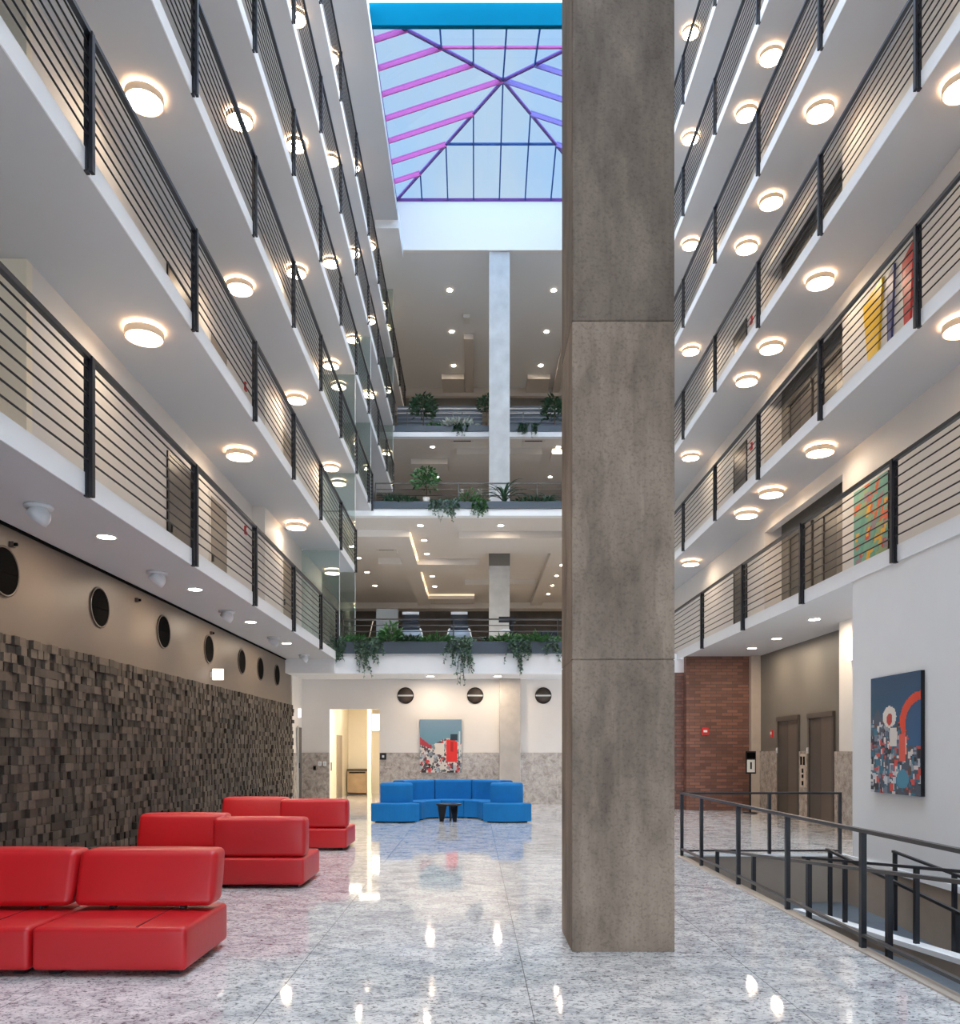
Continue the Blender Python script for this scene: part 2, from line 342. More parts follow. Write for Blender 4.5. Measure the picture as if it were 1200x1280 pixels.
# ---- left ground wall: stone blocks below, taupe paint above
sbox('wall_left', M['taupe'], -5.45, -5.25, Y0, 22.9, 0, SOF[2])
sb = MB(); bw, bh = .12, .104
for j in range(28):
    z0 = j * bh
    y = 5.6 + (j % 2) * .05
    while y < 22.9:
        wd = bw * random.uniform(.7, 1.35); dpt = random.uniform(.02, .095)
        g = random.uniform(.055, .17) * (.5 if random.random() < .18 else 1)
        c = (g * 1.0, g * .79, g * .63, 1)
        y1 = min(y + wd - .004, 22.9)
        sb.box(-5.25, -5.25 + dpt, y, y1, z0, z0 + bh - .003, c); y += wd
struct('wall_left_stone', sb, M['stone'])
sbox('trim_1', M['dark'], -5.25, -5.22, Y0, 22.9, SOF[2] - .03, SOF[2])
sbox('wall_left_corner', M['wallwarm'], -5.45, -5.22, 22.9, YB, 0, 3.78)
# ---- left upper walls (one mesh per storey)
for k in range(2, 8):
    z0, z1 = SOF[k] + TH, SOF[k + 1]
    wl = MB(); wl.box(-5.45, XLW, 9.5, 18.9, z0 - .08, z1); wl.box(-5.45, XLW2, 18.9, 26.0 if k < 4 else 30.3 if k < 6 else 49, z0 - .08, z1)
    struct('wall_left_upper', wl, M['wallwarm'])
    c = MB(); c.box(-7.4, -5.25, 9.375, 9.5, z0, z1); c.box(-7.6, -7.4, Y0, 9.4, z0, z1)
    struct('wall_left_recess', c, M['cream'])
    for q, (ya, yb_, mt) in enumerate(((13.7, 14.75, 'doordark'), (15.85, 16.9, 'beigedoor'), (20.6, 21.6, 'beigedoor'))):
        if k > 4: continue
        d = thing('door_%d' % (10 + k * 3 + q), None, None, (XLW if ya < 18.9 else XLW2, ya, z0), kind='structure')
        wd = yb_ - ya
        f = MB(); f.box(0, .03, -.06, 0, 0, 2.3); f.box(0, .03, wd, wd + .06, 0, 2.3); f.box(0, .03, -.06, wd + .06, 2.3, 2.36); f.build('door_frame', M['black'] if q == 0 else M['wallwarm'], d)
        MB().box(0, .02, 0, wd, 0, 2.3).build('door_panel', M[mt], d)
        MB().box(.02, .06, .08, .12, 1.0, 1.15).build('door_handle', M['railgrey'], d)
# ---- balcony slabs
for k in range(2, 8):
    b = MB(); x0 = XLW - .2 if k > 1 else XLW
    b.box(-7.5, XL, Y0, LEND[k], SOF[k], SOF[k] + TH - .012)
    struct('balcony_floor', b, M['ceil'])
    struct('trim_%d' % (10 + k), MB().box(XL, XL + .014, Y0, LEND[k], SOF[k] - .005, SOF[k] + TH), M['fascia'])
    xe = XR2 if k == 2 else XR
    struct('balcony_floor', MB().box(xe, 8.2, Y0, 30.0, SOF[k], SOF[k] + TH - .012), M['ceil'])
    struct('trim_%d' % (20 + k), MB().box(xe - .014, xe, Y0, 30.0, SOF[k] - .005, SOF[k] + TH), M['fascia'])
    # right wall with the lift alcove
    z0, z1 = SOF[k] + TH, SOF[k + 1]
    r = MB(); r.box(XRW, XRW + .2, Y0, 15.76, z0, z1); r.box(XRW, XRW + .2, 20.0, 30.2, z0, z1); r.box(XRW, XRW + .2, 15.76, 20.0, z1 - .32, z1)
    r.box(XRW + .2, XRA, 15.66, 15.76, z0, z1); r.box(XRW + .2, XRA, 20.0, 20.1, z0, z1)
    struct('wall_right_upper', r, M['wallwarm'])
    struct('wall_right_alcove', MB().box(XRA, XRA + .1, 15.7, 20.06, z0, z1), M['taupe2'])
    struct('wall_right_end', MB().box(xe, XRW, 30.0, 30.2, z0, z1), M['wallwarm'])
def lift_door(n, y0, wd, z, hh=2.35):
    d = thing('door_%d' % n, None, None, (XRA, y0, z), kind='structure')
    f = MB(); f.box(-.05, 0, -.09, 0, 0, hh + .02); f.box(-.05, 0, wd, wd + .09, 0, hh + .02); f.box(-.07, 0, -.09, wd + .09, hh, hh + .11); f.build('door_frame', M['doordark'], d)
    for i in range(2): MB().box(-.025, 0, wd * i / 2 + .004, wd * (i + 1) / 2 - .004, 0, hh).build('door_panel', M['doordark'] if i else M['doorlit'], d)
    return d
nn = 50
for z in (0, SOF[2] + TH, SOF[3] + TH, SOF[4] + TH):
    off = 0 if z == 0 else -.75
    for y0 in (17.1, 18.95):
        lift_door(nn, y0 + off, 1.15, z); nn += 1
for k in (2, 3, 4):
    z0 = SOF[k] + TH
    d = thing('door_%d' % (60 + k), None, None, (XRW, 21.3, z0), kind='structure')
    MB().box(-.02, 0, 0, .95, 0, 2.2).build('door_panel', M['doordark'], d)
    f = MB(); f.box(-.03, 0, -.06, 0, 0, 2.26); f.box(-.03, 0, .95, 1.01, 0, 2.26); f.box(-.03, 0, 0, .95, 2.2, 2.26); f.build('door_frame', M['black'], d)
# ---- ground right side
sbox('wall_right', M['white'], XR2, XR2 + .25, Y0, 12.03, 0, SOF[2])
g = MB(); g.box(XRW, XRW + .2, 11.0, 15.9, 0, SOF[2]); g.box(XRW + .2, XRA, 15.8, 15.9, 0, SOF[2]); g.box(XR2 + .25, XRW, 10.9, 11.0, 0, SOF[2]); struct('wall_right_lobby', g, M['wallwarm'])
sbox('wall_right_lifts', M['taupe2'], XRA, XRA + .2, 15.8, 21.5, 0, SOF[2])
sbox('wall_right_pier', M['edge'], 7.42, XRA + .2, 21.45, 21.8, 0, SOF[2])
sbox('wall_brick', M['brick'], 5.72, 7.42, 21.6, 21.85, 0, SOF[2])
sbox('wall_brick_return', M['brick'], 4.3, 5.9, 22.0, 22.2, 0, SOF[2] - .4)
wz = MB()
for a, b_ in ((15.9, 17.01), (18.34, 18.86), (20.19, 21.45)): wz.box(XRA - .03, XRA, a, b_, 0, 1.6)
wz.box(XRW - .03, XRW, 14.5, 15.93, 0, 1.6)
struct('trim_2', wz, M['wains'])
# ---- back ground wall with doorway
DX0, DX1, DZ = -4.38, -2.87, 2.87
bk = MB(); bk.box(-5.45, DX0, YB, YB + .2, 0, 3.78); bk.box(DX1, 8.2, YB, YB + .2, 0, 3.78); bk.box(DX0, DX1, YB, YB + .2, DZ, 3.78)
struct('wall_back', bk, M['wallwarm'])
wn = MB(); wn.box(-5.22, DX0, YB - .03, YB, 0, 1.55); wn.box(DX1, .75, YB - .03, YB, 0, 1.55); wn.box(1.38, 5.7, YB - .03, YB, 0, 1.55); wn.box(-5.22, -5.19, 22.95, YB, 0, 1.55)
struct('trim_3', wn, M['wains'])
# room behind the doorway
rm = MB(); rm.box(-5.0, -4.73, YB + .2, 30.2, 0, 3.3); rm.box(-4.8, -2.6, 30.0, 30.2, 0, 3.3); rm.box(-3.64, -3.51, 27.2, 27.45, 0, 3.3); rm.box(-2.75, -2.6, YB + .2, 30.2, 0, 3.3); rm.box(-5, -2.6, YB + .2, 30.2, 3.3, 3.35)
struct('wall_inner_room', rm, M['cream'])
sbox('floor_inner_room', M['granite'], -5, -2.6, YB, 30.2, -.2, 0)
# ---- terraces at the back
TA, TB, TC = (22.4, 3.77, 4.33), (30.0, 10.42, 10.68), (38.7, 16.80, 17.04)
for i, (y, za, zb) in enumerate((TA, TB, TC)):
    struct('ceiling_terrace', MB().box(-8 if i else -8, 8.2, y + .3, 49, za, zb - .02), M['ceilwarm'] if i else M['white'])
    struct('trim_%d' % (30 + i), MB().box(-4.95 if i else -5.45, 8.2, y, y + .3, za, zb), M['fascia'])
sbox('trim_33', M['white'], XLW, XL, 22.2, 22.4, 3.77, SOF[2])
sbox('wall_far_left', M['darkwall'], -8.2, -8.0, 24.4, 49, 4.3, 17)
sbox('wall_back_far', M['darkwall'], -8.0, 8.2, 48.6, 48.8, 4.3, 17)
sbox('wall_back_top', M['taupe2'], -5.0, 8.2, 48.6, 48.8, 17, SOF[8])
sbox('trim_34', M['ceilwarm'], -4.95, 8.2, 48.3, 48.6, SOF[8] - .5, SOF[8])
sbox('trim_35', M['ceilwarm'], -8, 8.2, 47.6, 48.6, TB[1] - .35, TB[1])
sbox('wall_gym_left', M['steel'], -5.4, -4.2, 44, 44.2, 4.3, 9.4)
sbox('wall_right_far', M['wallwarm'], 8.0, 8.2, 24.2, 49, 0, 24)
# ---- roof
rf = MB(); rf.box(-7.6, -3.15, Y0, 35, SOF[8], SOF[8] + .3); rf.box(5.33, 8.2, Y0, 35, SOF[8], SOF[8] + .3)
struct('ceiling', rf, M['ceil'])
sbox('ceiling_back', M['ceilback'], -7.6, 8.2, 35.2, 49, SOF[8], SOF[8] + .3)
fw = MB(); fw.box(-7.6, -4, Y0 - .2, Y0, 0, SOF[8]); fw.box(5.5, 8.2, Y0 - .2, Y0, 0, SOF[8]); fw.box(-4, 5.5, Y0 - .2, Y0, 2.3, SOF[8])
struct('wall_front', fw, M['wallwarm'])  # unseen wall behind the camera, added to cut the light from there
wf = thing('window_3', None, None, (.75, Y0, 0), kind='structure'); MB().box(-4.75, 4.75, -.12, -.1, 0, 2.3).build('glass_pane', M['clearglass'], wf)  # unseen glazing in that wall, sized for the light it lets in
for xx in (-4.75, -2.4, 0, 2.4, 4.7): MB().box(xx, xx + .05, -.15, -.05, 0, 2.3).build('mullion', M['rail'], wf)
us = MB(); us.box(-3.5, -3.40, Y0, 35, SOF[8] + .3, 25.68); us.box(5.60, 5.7, Y0, 35, SOF[8] + .3, 25.68)
us.box(-4.1, -3.12, 33.0, 35, SOF[8] - .35, SOF[8] + .3)
struct('wall_skylight_side', us, M['white'])
sbox('wall_skylight_back', mat('upstand_paint', (.86, .80, .74, 1), .6), -4.95, 8.2, 35.0, 35.2, SOF[8], 25.68)
# ------------------------------------------------------------------ skylight: square pyramid over the far half of the well
SX0, SX1, SY0, SY1, SZ, AZ = -3.42, 5.60, 26.0, 35.0, 25.70, 27.18
sxc, syc = (SX0 + SX1) / 2, (SY0 + SY1) / 2
sk = thing('window_1', None, None, (sxc, syc, SZ), kind='structure')
hx, hy, hz = (SX1 - SX0) / 2, (SY1 - SY0) / 2, AZ - SZ
ring = MB(); 
for a, b in (((-hx, hy, 0), (hx, hy, 0)), ((-hx, -hy, 0), (-hx, hy, 0)), ((hx, -hy, 0), (hx, hy, 0))): ring.beam(a, b, .06, .12)
ring.build('base_frame', M['violetsteel'], sk)
for sx in (-1, 1):
    for sy in (-1, 1):
        hp = MB().beam((sx * hx, sy * hy, 0), (0, 0, hz), .075, .07).build('hip_rafter', M['paleviolet'], sk)
        pq = Vector((-sy * hy, sx * hx, 0)).normalized() * .04
        for q_ in (-1, 1): MB().beam(Vector((sx * hx, sy * hy, -.03)) + pq * q_, Vector((0, 0, hz - .03)) + pq * q_, .014, .06).build('flange', M['violetsteel'], hp)
for k in range(1, 8):
    t = k / 8; u = -1 + 2 * t; q = 1 - abs(u)
    for sx in (-1, 1): MB().beam((sx * hx, u * hy, 0), (sx * hx * abs(u), u * hy, hz * q), .05, .20).build('rafter', M['pinksteel'] if sx < 0 else M['paleviolet'], sk)  # magenta on the left slope, pale violet on the right
    for sy in (-1, 1): MB().beam((u * hx, sy * hy, 0), (u * hx, sy * hy * abs(u), hz * q), .055, .10).build('rafter', M['bluesteel'], sk)
for sy in (-1, 1): MB().beam((-hx / 2, sy * hy / 2, hz / 2), (hx / 2, sy * hy / 2, hz / 2), .07, .07).build('purlin', M['pinksteel'] if sy < 0 else M['bluesteel'], sk)
e = .04
for k, (a, b) in enumerate((((-1, -1), (1, -1)), ((1, -1), (1, 1)), ((1, 1), (-1, 1)), ((-1, 1), (-1, -1)))):
    MB().add([(a[0] * hx, a[1] * hy, e), (b[0] * hx, b[1] * hy, e), (0, 0, hz + e)], [(0, 1, 2)]).build('glass_pane', M['skyglass'], sk)
sbox('trim_4', M['bluebeam'], SX0, SX1, 25.9, 26.05, 25.10, 25.83)
gr = thing('window_2', None, None, (sxc, 10, 25.75), kind='structure')
MB().box(-hx, hx, -16, 15.8, 0, .02).build('glass_pane', M['clearglass'], gr)
for yy in range(-15, 16, 3): MB().beam((-hx, yy, .1), (hx, yy, .1), .1, .15).build('rafter', M['bluesteel'], gr)

# ------------------------------------------------------------------ the big concrete column
cc = thing('concrete_column', 'massive bare concrete column rising from the polished floor in the foreground', 'column', (1.2, 6.8, 0))
x0, x1, y0, y1 = .785 - 1.2, 1.61 - 1.2, 6.43 - 6.8, 7.18 - 6.8
cb = MB(); zs = [0, 2.346, 2.352, 5.066, 5.072, 12.0, 12.006, 25.6]
prev = 0
for a, b in ((0, 2.346), (2.354, 5.064)): cb.box(x0, x1, y0, y1, a, b)
for a in (2.346, 5.064): cb.box(x0 + .006, x1 - .006, y0 + .006, y1 - .006, a, a + .008)
co = cb.build('column_shaft', M['concrete'], cc)
M['paleconc'] = mat('warm_pale_concrete', (.44, .40, .36, 1), .7, noise=.14, nscale=2.5, bump=.2)
bv = co.modifiers.new('bev', 'BEVEL'); bv.width = .012; bv.segments = 2
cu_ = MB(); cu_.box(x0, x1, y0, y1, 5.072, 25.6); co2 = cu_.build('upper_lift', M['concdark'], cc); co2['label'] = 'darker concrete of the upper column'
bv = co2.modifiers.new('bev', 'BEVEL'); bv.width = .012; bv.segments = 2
c2 = thing('concrete_column', 'slim pale concrete column standing on the planted terrace at the back', 'column', (1.1, 35.5, 4.3))
MB().box(-.45, .45, -.4, .4, 0, SOF[8] - 4.3).build('column_shaft', M['concrete'] if 0 else mat('pale_concrete', (.50, .50, .49, 1), .7, noise=.12, nscale=2, bump=.2), c2)
MB().box(-.46, .46, -.42, .42, TB[1] - 4.3 - .7, TB[1] - 4.3).build('column_collar', M['taupe2'], c2)  # dark box stands in for the shade under the gym ceiling
c3 = tag(MB().box(-.315, .315, -.25, 0, 0, 3.77).build('wall_pilaster', M['paleconc'], None, (1.065, YB, 0)), 'flat concrete pilaster between the round vents on the back wall', 'pilaster')
bv = c3.modifiers.new('bev', 'BEVEL'); bv.width = .01

# ------------------------------------------------------------------ balcony railings
def rail_y(label, x, side, ya, yb, zs, posts, name='balcony_railing', group=None):
    t = thing(name, label, 'railing', (x, ya, zs), group=group)
    Ln = yb - ya
    for y in posts:
        p = MB(); p.box(-.044 + side * .045, -.006 + side * .045, y - ya - .03, y - ya + .03, 0 - .02, 1.37); p.box(.006 + side * .045, .044 + side * .045, y - ya - .03, y - ya + .03, -.02, 1.37)
        p.box(-.02 + side * .045, .02 + side * .045, y - ya - .015, y - ya + .015, .02, .06); p.box(-.02 + side * .045, .02 + side * .045, y - ya - .015, y - ya + .015, 1.29, 1.33)
        p.build('post', M['rail'], t)
    for i in range(8):
        z = .33 + i * .13
        MB().tube([(side * .045, 0, z), (side * .045, Ln, z)], .0105, 6).build('rail_bar', M['black'], t)
    MB().box(-.028 + side * .045, .028 + side * .045, 0, Ln, 1.335, 1.385).build('handrail', M['rail'], t)
    return t
for k in range(2, 8):
    ps = [1.96 + 3 * i for i in range(0, 20) if 1.96 + 3 * i < LEND[k] + .5]
    ps[-1] = min(ps[-1], LEND[k] - .05) if ps[-1] > LEND[k] - 1 else ps[-1]
    if LEND[k] - ps[-1] > .8: ps.append(LEND[k] - .05)
    rail_y('long black horizontal-bar railing on the %s left balcony' % STOREY[k], XL, 1, -1.0, LEND[k], SOF[k], ps)
for k in range(2, 8):
    if k == 2: ps = [1.7 + 3.02 * i for i in range(10)]
    else: ps = [1.72 + 3.05 * i for i in range(10)]
    rail_y('long black horizontal-bar railing on the %s right balcony' % STOREY[k], XR2 if k == 2 else XR, -1, -1.0, 30.0, SOF[k], ps)
def rail_x(label, y, xa, xb, z0, zt, n, posts):
    t = thing('terrace_railing', label, 'railing', (xa, y, z0))
    for x in posts: MB().box(x - xa - .02, x - xa + .02, -.02, .02, 0, zt - z0).build('post', M['railgrey'], t)
    for i in range(n):
        z = (zt - z0) * (i + 1) / (n + 1); MB().tube([(0, 0, z), (xb - xa, 0, z)], .014, 6).build('rail_bar', M['railgrey'], t)
    MB().box(0, xb - xa, -.03, .03, zt - z0 - .02, zt - z0 + .02).build('handrail', M['railgrey'], t)
rail_x('grey metal railing behind the ivy planter of the gym terrace', 22.95, -3.8, 5.6, 4.33, 5.38, 5, (-3.78, -.6, 2.4, 5.5))
rail_x('thin metal railing behind the planter of the middle back terrace', 30.6, -3.8, 5.9, 10.68, 11.83, 4, (-3.78, -.6, 2.4, 5.5))
rail_x('thin metal railing behind the planter of the highest back terrace', 39.3, -4.8, 5.9, 17.04, 18.25, 4, (-3.3, -.6, 2.4, 5.5))

# ------------------------------------------------------------------ drum lights
def make_drum(label, loc):
    t = thing('drum_light', label, 'light', loc)
    MB().lathe([(.255, -.03), (.255, -.13), (.24, -.13), (.24, -.03), (.255, -.03)], 32).build('drum_shade', M['brass'], t)
    MB().lathe([(.0001, -.125), (.236, -.125)], 32).build('diffuser', M['drumglow'], t)
    MB().lathe([(.0001, -.002), (.235, -.002), (.235, -.028), (.0001, -.03)], 32).build('glow_ring', M['halo'], t)
    return t
proto = None
LY = [1.6, 6.3, 10.95, 15.4, 20.3, 25.2, 29.9, 34.6, 39.3]
RY = [1.8, 6.3, 10.75, 15.2, 17.7, 19.3, 24.3]
for side in 'LR':
    for k in range(3, 9):
        z = SOF[k]
        n = 0
        for y in (LY if side == 'L' else RY):
            if side == 'L' and y > min(LEND[min(k, 7)], LEND[min(k - 1, 7)] + (99 if k == 8 else 0)) - .3: continue
            if y > 42: continue
            x = -4.52 if side == 'L' else 6.57
            # out of frame -> skip the object label ordinal but keep the lamp for its light only when near the frame
            px, py = CX + x / y * F, CY - (z - H) / y * F
            if px < -130 or px > 1330 or py < -330: continue
            lab = 'round brass-rimmed drum light, %s from the camera, under the %s %s balcony ceiling' % (ORD[n], {3: 'lowest', 4: 'second', 5: 'third', 6: 'fourth', 7: 'fifth', 8: 'topmost'}[k], 'left' if side == 'L' else 'right')
            grp = 'drum lights over the %s balconies' % ('left' if side == 'L' else 'right')
            if proto is None: proto = make_drum(lab, (x, y, z)); proto['group'] = grp
            else: dup(proto, (x, y, z), None, lab, grp)
            n += 1
# ------------------------------------------------------------------ recessed downlights
def make_down(label, loc, r=.10):
    t = thing('downlight', label, 'light', loc)
    MB().lathe([(r, -.001), (r + .02, -.001), (r + .02, -.012), (r, -.012)], 20).build('trim_ring', M['fascia'], t)
    MB().lathe([(.0001, -.006), (r, -.006)], 20).build('lens', M['spotglow'], t)
    return t
dp = None
def down(x, y, z, label, group):
    global dp
    if dp is None: dp = make_down(label, (x, y, z)); dp['group'] = group; return dp
    return dup(dp, (x, y, z), None, label, group)
for i, (x, y) in enumerate(((-4.37, 9.5), (-4.4, 12.6), (-4.42, 15.8), (-4.45, 18.95))):
    down(x, y, SOF[2], 'recessed downlight, %s in the row above the dark stone wall' % ORD[i], 'downlights above the stone wall')
for i, (px, py) in enumerate(((1018, 774), (971, 798), (940, 810))):
    y = 2540 / (CY - py); down((px - CX) * y / F, y, SOF[2], 'recessed downlight, %s under the right balcony by the lifts' % ORD[i], 'downlights by the lifts')
for i, px in enumerate((538, 622)):
    y = 23.2; down((px - CX) * y / F, y, 3.77, 'small downlight above the back wall, %s' % ('left of the pilaster' if i == 0 else 'right over the pilaster'), 'downlights over the back wall')
def row(pts, dz, where, group, start=0):
    for i, (x, y) in enumerate(pts): down(x, y, H + dz, 'recessed downlight, %s in the %s' % (ORD[i], where), group)
gA = 'downlights in the gym ceiling'
row([(-2.11, 31.3), (-2.11, 33.5), (-2.13, 35.8), (-2.13, 38.1), (-2.13, 40.4), (-2.13, 42.9), (-2.13, 45.6)], 8.8, 'long centre row of the gym ceiling', gA)
row([(4.13, 33.4), (4.13, 35.8), (4.13, 38.0), (4.13, 40.3), (4.13, 42.7), (4.13, 45.0)], 8.8, 'right row of the gym ceiling', gA)
row([(-5.3, 34.5), (-5.3, 36.6), (-5.3, 39.5), (-5.3, 42.7)], 8.8, 'left row of the gym ceiling', gA)
down(1.03, 31.3, H + 8.8, 'single recessed downlight in front of the slim column in the gym ceiling', gA)
gB = 'downlights in the middle terrace ceiling'
row([(-2.1, 40.0), (-2.1, 44.4)], 15.18, 'left row of the middle terrace ceiling', gB)
row([(4.2, 40.0), (4.2, 44.4)], 15.18, 'right row of the middle terrace ceiling', gB)
gC = 'downlights in the highest terrace ceiling'
row([(-1.18, 38.05), (-1.18, 41.8), (-1.18, 45.5)], 21.88, 'left row of the highest terrace ceiling', gC)
row([(3.77, 38.05), (3.77, 41.8), (3.77, 45.5)], 21.88, 'right row of the highest terrace ceiling', gC)
# dropped ceiling panels in the terraces
zc = TB[1]
for (xa, xb, ya, yb) in ((-4.9, -2.6, 31.9, 34), (-3.3, -2.6, 34, 47), (-.64, 7.9, 32.1, 34.6), (-2.6, .26, 36.7, 38.2), (-.5, 3.1, 41.1, 42.6), (-2.6, 0, 45, 46.5), (-4.4, -3.3, 36.6, 38.4), (3.3, 3.95, 34.6, 47)):
    sbox('ceiling_panel', M['ceilwarm'], xa, xb, ya, yb, zc - .28, zc)
zc = SOF[8]
for (xa, xb, ya, yb) in ((-1.9, -.6, 46.5, 48.3), (3.1, 4.4, 46.5, 48.3), (-.55, -.05, 42, 48.3), (4.7, 5.1, 38, 48.3)):
    sbox('ceiling_panel', M['ceilwarm'], xa, xb, ya, yb, zc - .3, zc)
zc = TC[1]
for (xa, xb, ya, yb) in ((-3.3, -1.4, 41.6, 43), (-.9, 3.4, 40.2, 41.4), (3.9, 6, 40.2, 41.4)):
    sbox('ceiling_panel', M['ceilwarm'], xa, xb, ya, yb, zc - .28, zc)
# glowing strips added in place of ceiling edges lit by the downlights
for i, (a, b, z) in enumerate((((-2.57, 32, 0), (-2.57, 46.8, 0), TB[1] - .1), ((-2.55, 45.0, 0), (0, 44.95, 0), TB[1] - .06))):
    d = Vector(b) - Vector(a); t = tag(MB().beam((0, 0, 0), d, .04, .05).build('cove_light', M['cove'], None, (a[0], a[1], z)), ['warm light strip running back along the gym ceiling beam', 'short warm light strip across the far gym ceiling'][i], 'light')
# vents
def vent(label, loc, wd=.9):
    t = thing('ceiling_vent', label, 'vent', loc)
    MB().box(-wd / 2, wd / 2, -.3, .3, -.05, 0).build('frame', M['ceilwarm'], t)
    MB().box(-wd / 2 + .12, wd / 2 - .12, -.31, .2, -.045, -.005).build('grille', M['dark'], t)
vent('slotted air vent in the left of the gym ceiling', (-3.85, 35.3, TB[1])); vent('slotted air vent in the right of the gym ceiling', (2.75, 35.3, TB[1]))
vent('slotted air vent in the middle terrace ceiling, left of the column', (-.6, 39.5, TC[1]), 1.1); vent('slotted air vent in the middle terrace ceiling, right of the column', (2.9, 39.5, TC[1]), 1.1)

# ------------------------------------------------------------------ ground left wall fittings
def porthole_x(n, y, z):
    t = thing('window_%d' % n, None, None, (XLW, y, z), kind='structure')
    MB().lathe([(.262, 0), (.285, 0), (.285, .018), (.262, .018), (.262, 0)], 32, 'x').build('window_frame', M['brown'], t)
    MB().lathe([(.0001, .012), (.262, .012)], 32, 'x').build('pane', M['dark'], t)
    MB().box(.012, .018, -.25, .25, -.008, .008).build('cross_bar', M['dark'], t)
for i, y in enumerate((6.7, 8.93, 11.2, 13.5, 15.8, 18.04, 19.6, 21.25)): porthole_x(70 + i, y, H + 2.0)
def washer(label, loc, first=[None]):
    if first[0] is not None: return dup(first[0], loc, None, label, 'eyeball spotlights above the stone wall')
    t = thing('eyeball_spotlight', label, 'light', loc, group='eyeball spotlights above the stone wall')
    MB().lathe([(.0001, 0), (.14, 0), (.14, -.03), (.0001, -.031)], 24).build('mount_plate', M['lightgrey'], t)
    m = MB(); m.lathe([(.0001, -.115)] + [(.115 * math.sin(a), -.115 * math.cos(a)) for a in [PI / 2 * k / 6 for k in range(1, 7)]] + [(.115, .05), (.10, .05), (.10, .02), (.0001, .02)], 24)
    o = m.build('lamp_head', M['lightgrey'], t); o.location = (0, 0, -.11); o.rotation_euler = (0, math.radians(115 + 90 - 25), 0)
    o.rotation_euler = (0, math.radians(-140), 0)
    l = MB().lathe([(.0001, .03), (.098, .03)], 24).build('lens', M['washglow'], o)
    ld = bpy.data.lights.new('washer_lamp', 'SPOT'); ld.energy = 17; ld.color = (1, .78, .58); ld.spot_size = math.radians(85); ld.spot_blend = .8; ld.shadow_soft_size = .08
    lo = bpy.data.objects.new('washer_lamp', ld); col.objects.link(lo); lo.parent = t; lo.location = (-.1, 0, -.24); lo.rotation_euler = (0, math.radians(-28 + 180 - 180), 0); lo.rotation_euler = (0, math.radians(28), 0)
    first[0] = t; return t
for i, (px, y) in enumerate(((0, 5.2), (48, 8.3), (198, 11.4), (283, 14.6), (337, 18.0), (374, 21.2))):
    washer('white eyeball spotlight, %s of those hung under the left balcony' % ORD[i], (-4.52, y, SOF[2]))
for i, (y, z) in enumerate(((9.05, 3.95), (12.4, 3.95), (15.9, 3.95))):
    t = thing('wall_sensor', 'tiny dark sensor, %s near the top of the taupe wall' % ORD[i], 'sensor', (XLW, y, z)); MB().box(0, .05, -.03, .03, -.03, .03).build('sensor_body', M['brown'], t); MB().lathe([(.0001, .08), (.02, .08), (.02, .05)], 12, 'x').build('sensor_eye', M['dark'], t)
t = thing('exit_sign', 'small lit white sign box on the taupe wall above the stone', 'sign', (XLW, 15.9, 3.13)); MB().box(0, .05, -.03, .03, -.05, .05).build('bracket', M['lightgrey'], t); MB().box(.05, .26, -.02, .02, -.11, .11).build('sign_panel', M['sconce'], t)
# back-left corner fittings
t = thing('door_3', None, None, (-5.19, 23.45, 0), kind='structure'); MB().box(0, .02, 0, .5, 0, 2.3).build('door_panel', M['doordark'], t); MB().box(0, .04, -.03, 0, 0, 2.34).build('door_frame', M['lightgrey'], t); MB().box(.02, .06, .05, .09, 1.1, 1.25).build('door_handle', M['black'], t)
def wall_y(name, label, cat, px, py, wd, hh, m, m2, dep=.03, Y=YB - .03, inner=.6):
    x, y, z = P(px, py, Y); t = thing(name, label, cat, (x, y, z)); MB().box(-wd / 2, wd / 2, -dep, 0, -hh / 2, hh / 2).build('plate', m, t); MB().box(-wd / 2 * inner, wd / 2 * inner, -dep - .008, -dep, -hh / 2 * inner, hh / 2 * inner).build('insert', m2, t); return t
wall_y('wall_sign', 'square black sign with a light emblem right of the lit doorway', 'sign', 479, 945.5, .19, .2, M['black'], M['lightgrey'], inner=.35)
wall_y('light_switch', 'left of the two white switches on the granite wainscot', 'switch', 400, 954.5, .09, .13, M['signwhite'], M['lightgrey'])
wall_y('light_switch', 'right of the two white switches on the granite wainscot', 'switch', 406, 954.5, .09, .13, M['signwhite'], M['lightgrey'])
wall_y('wall_socket', 'small black box on the granite, left of the white switches', 'wall box', 393.5, 960, .09, .13, M['black'], M['dark'])
x, y, z = -5.19, 23.3, 3.1
t = thing('wall_sconce', 'slim glowing white sconce in the far left corner', 'light', (-5.22, 23.6, 2.72)); MB().box(0, .02, -.05, .05, -.14, .14).build('back_plate', M['lightgrey'], t); MB().box(.02, .10, -.045, .045, -.13, .13).build('glass_shade', M['sconce'], t)
t = thing('wall_sconce', 'slim glowing white sconce beside the lift lobby on the right', 'light', (XRW, 15.35, 3.56)); MB().box(-.02, 0, -.06, .06, -.22, .22).build('back_plate', M['lightgrey'], t); MB().box(-.08, -.02, -.05, .05, -.21, .21).build('glass_shade', M['sconce'], t)
# round vents on the back wall
for i, px in enumerate((507, 594, 679)):
    x, y, z = P(px, 869.5, YB)
    t = thing('round_vent', ['dark round vent nearest the lit doorway on the back wall', 'dark round vent left of the concrete pilaster', 'dark round vent right of the concrete pilaster'][i], 'vent', (x, YB, z), group='round vents on the back wall')
    MB().lathe([(.0001, -.012), (.225, -.012), (.225, 0)], 32, 'y').build('grille', M['brown'], t)
    MB().lathe([(.225, 0), (.25, 0), (.25, -.03), (.225, -.03), (.225, 0)], 32, 'y').build('rim', M['black'], t)
    MB().box(-.23, .23, -.035, -.012, -.022, .022).build('cross_bar', M['lightgrey'], t)
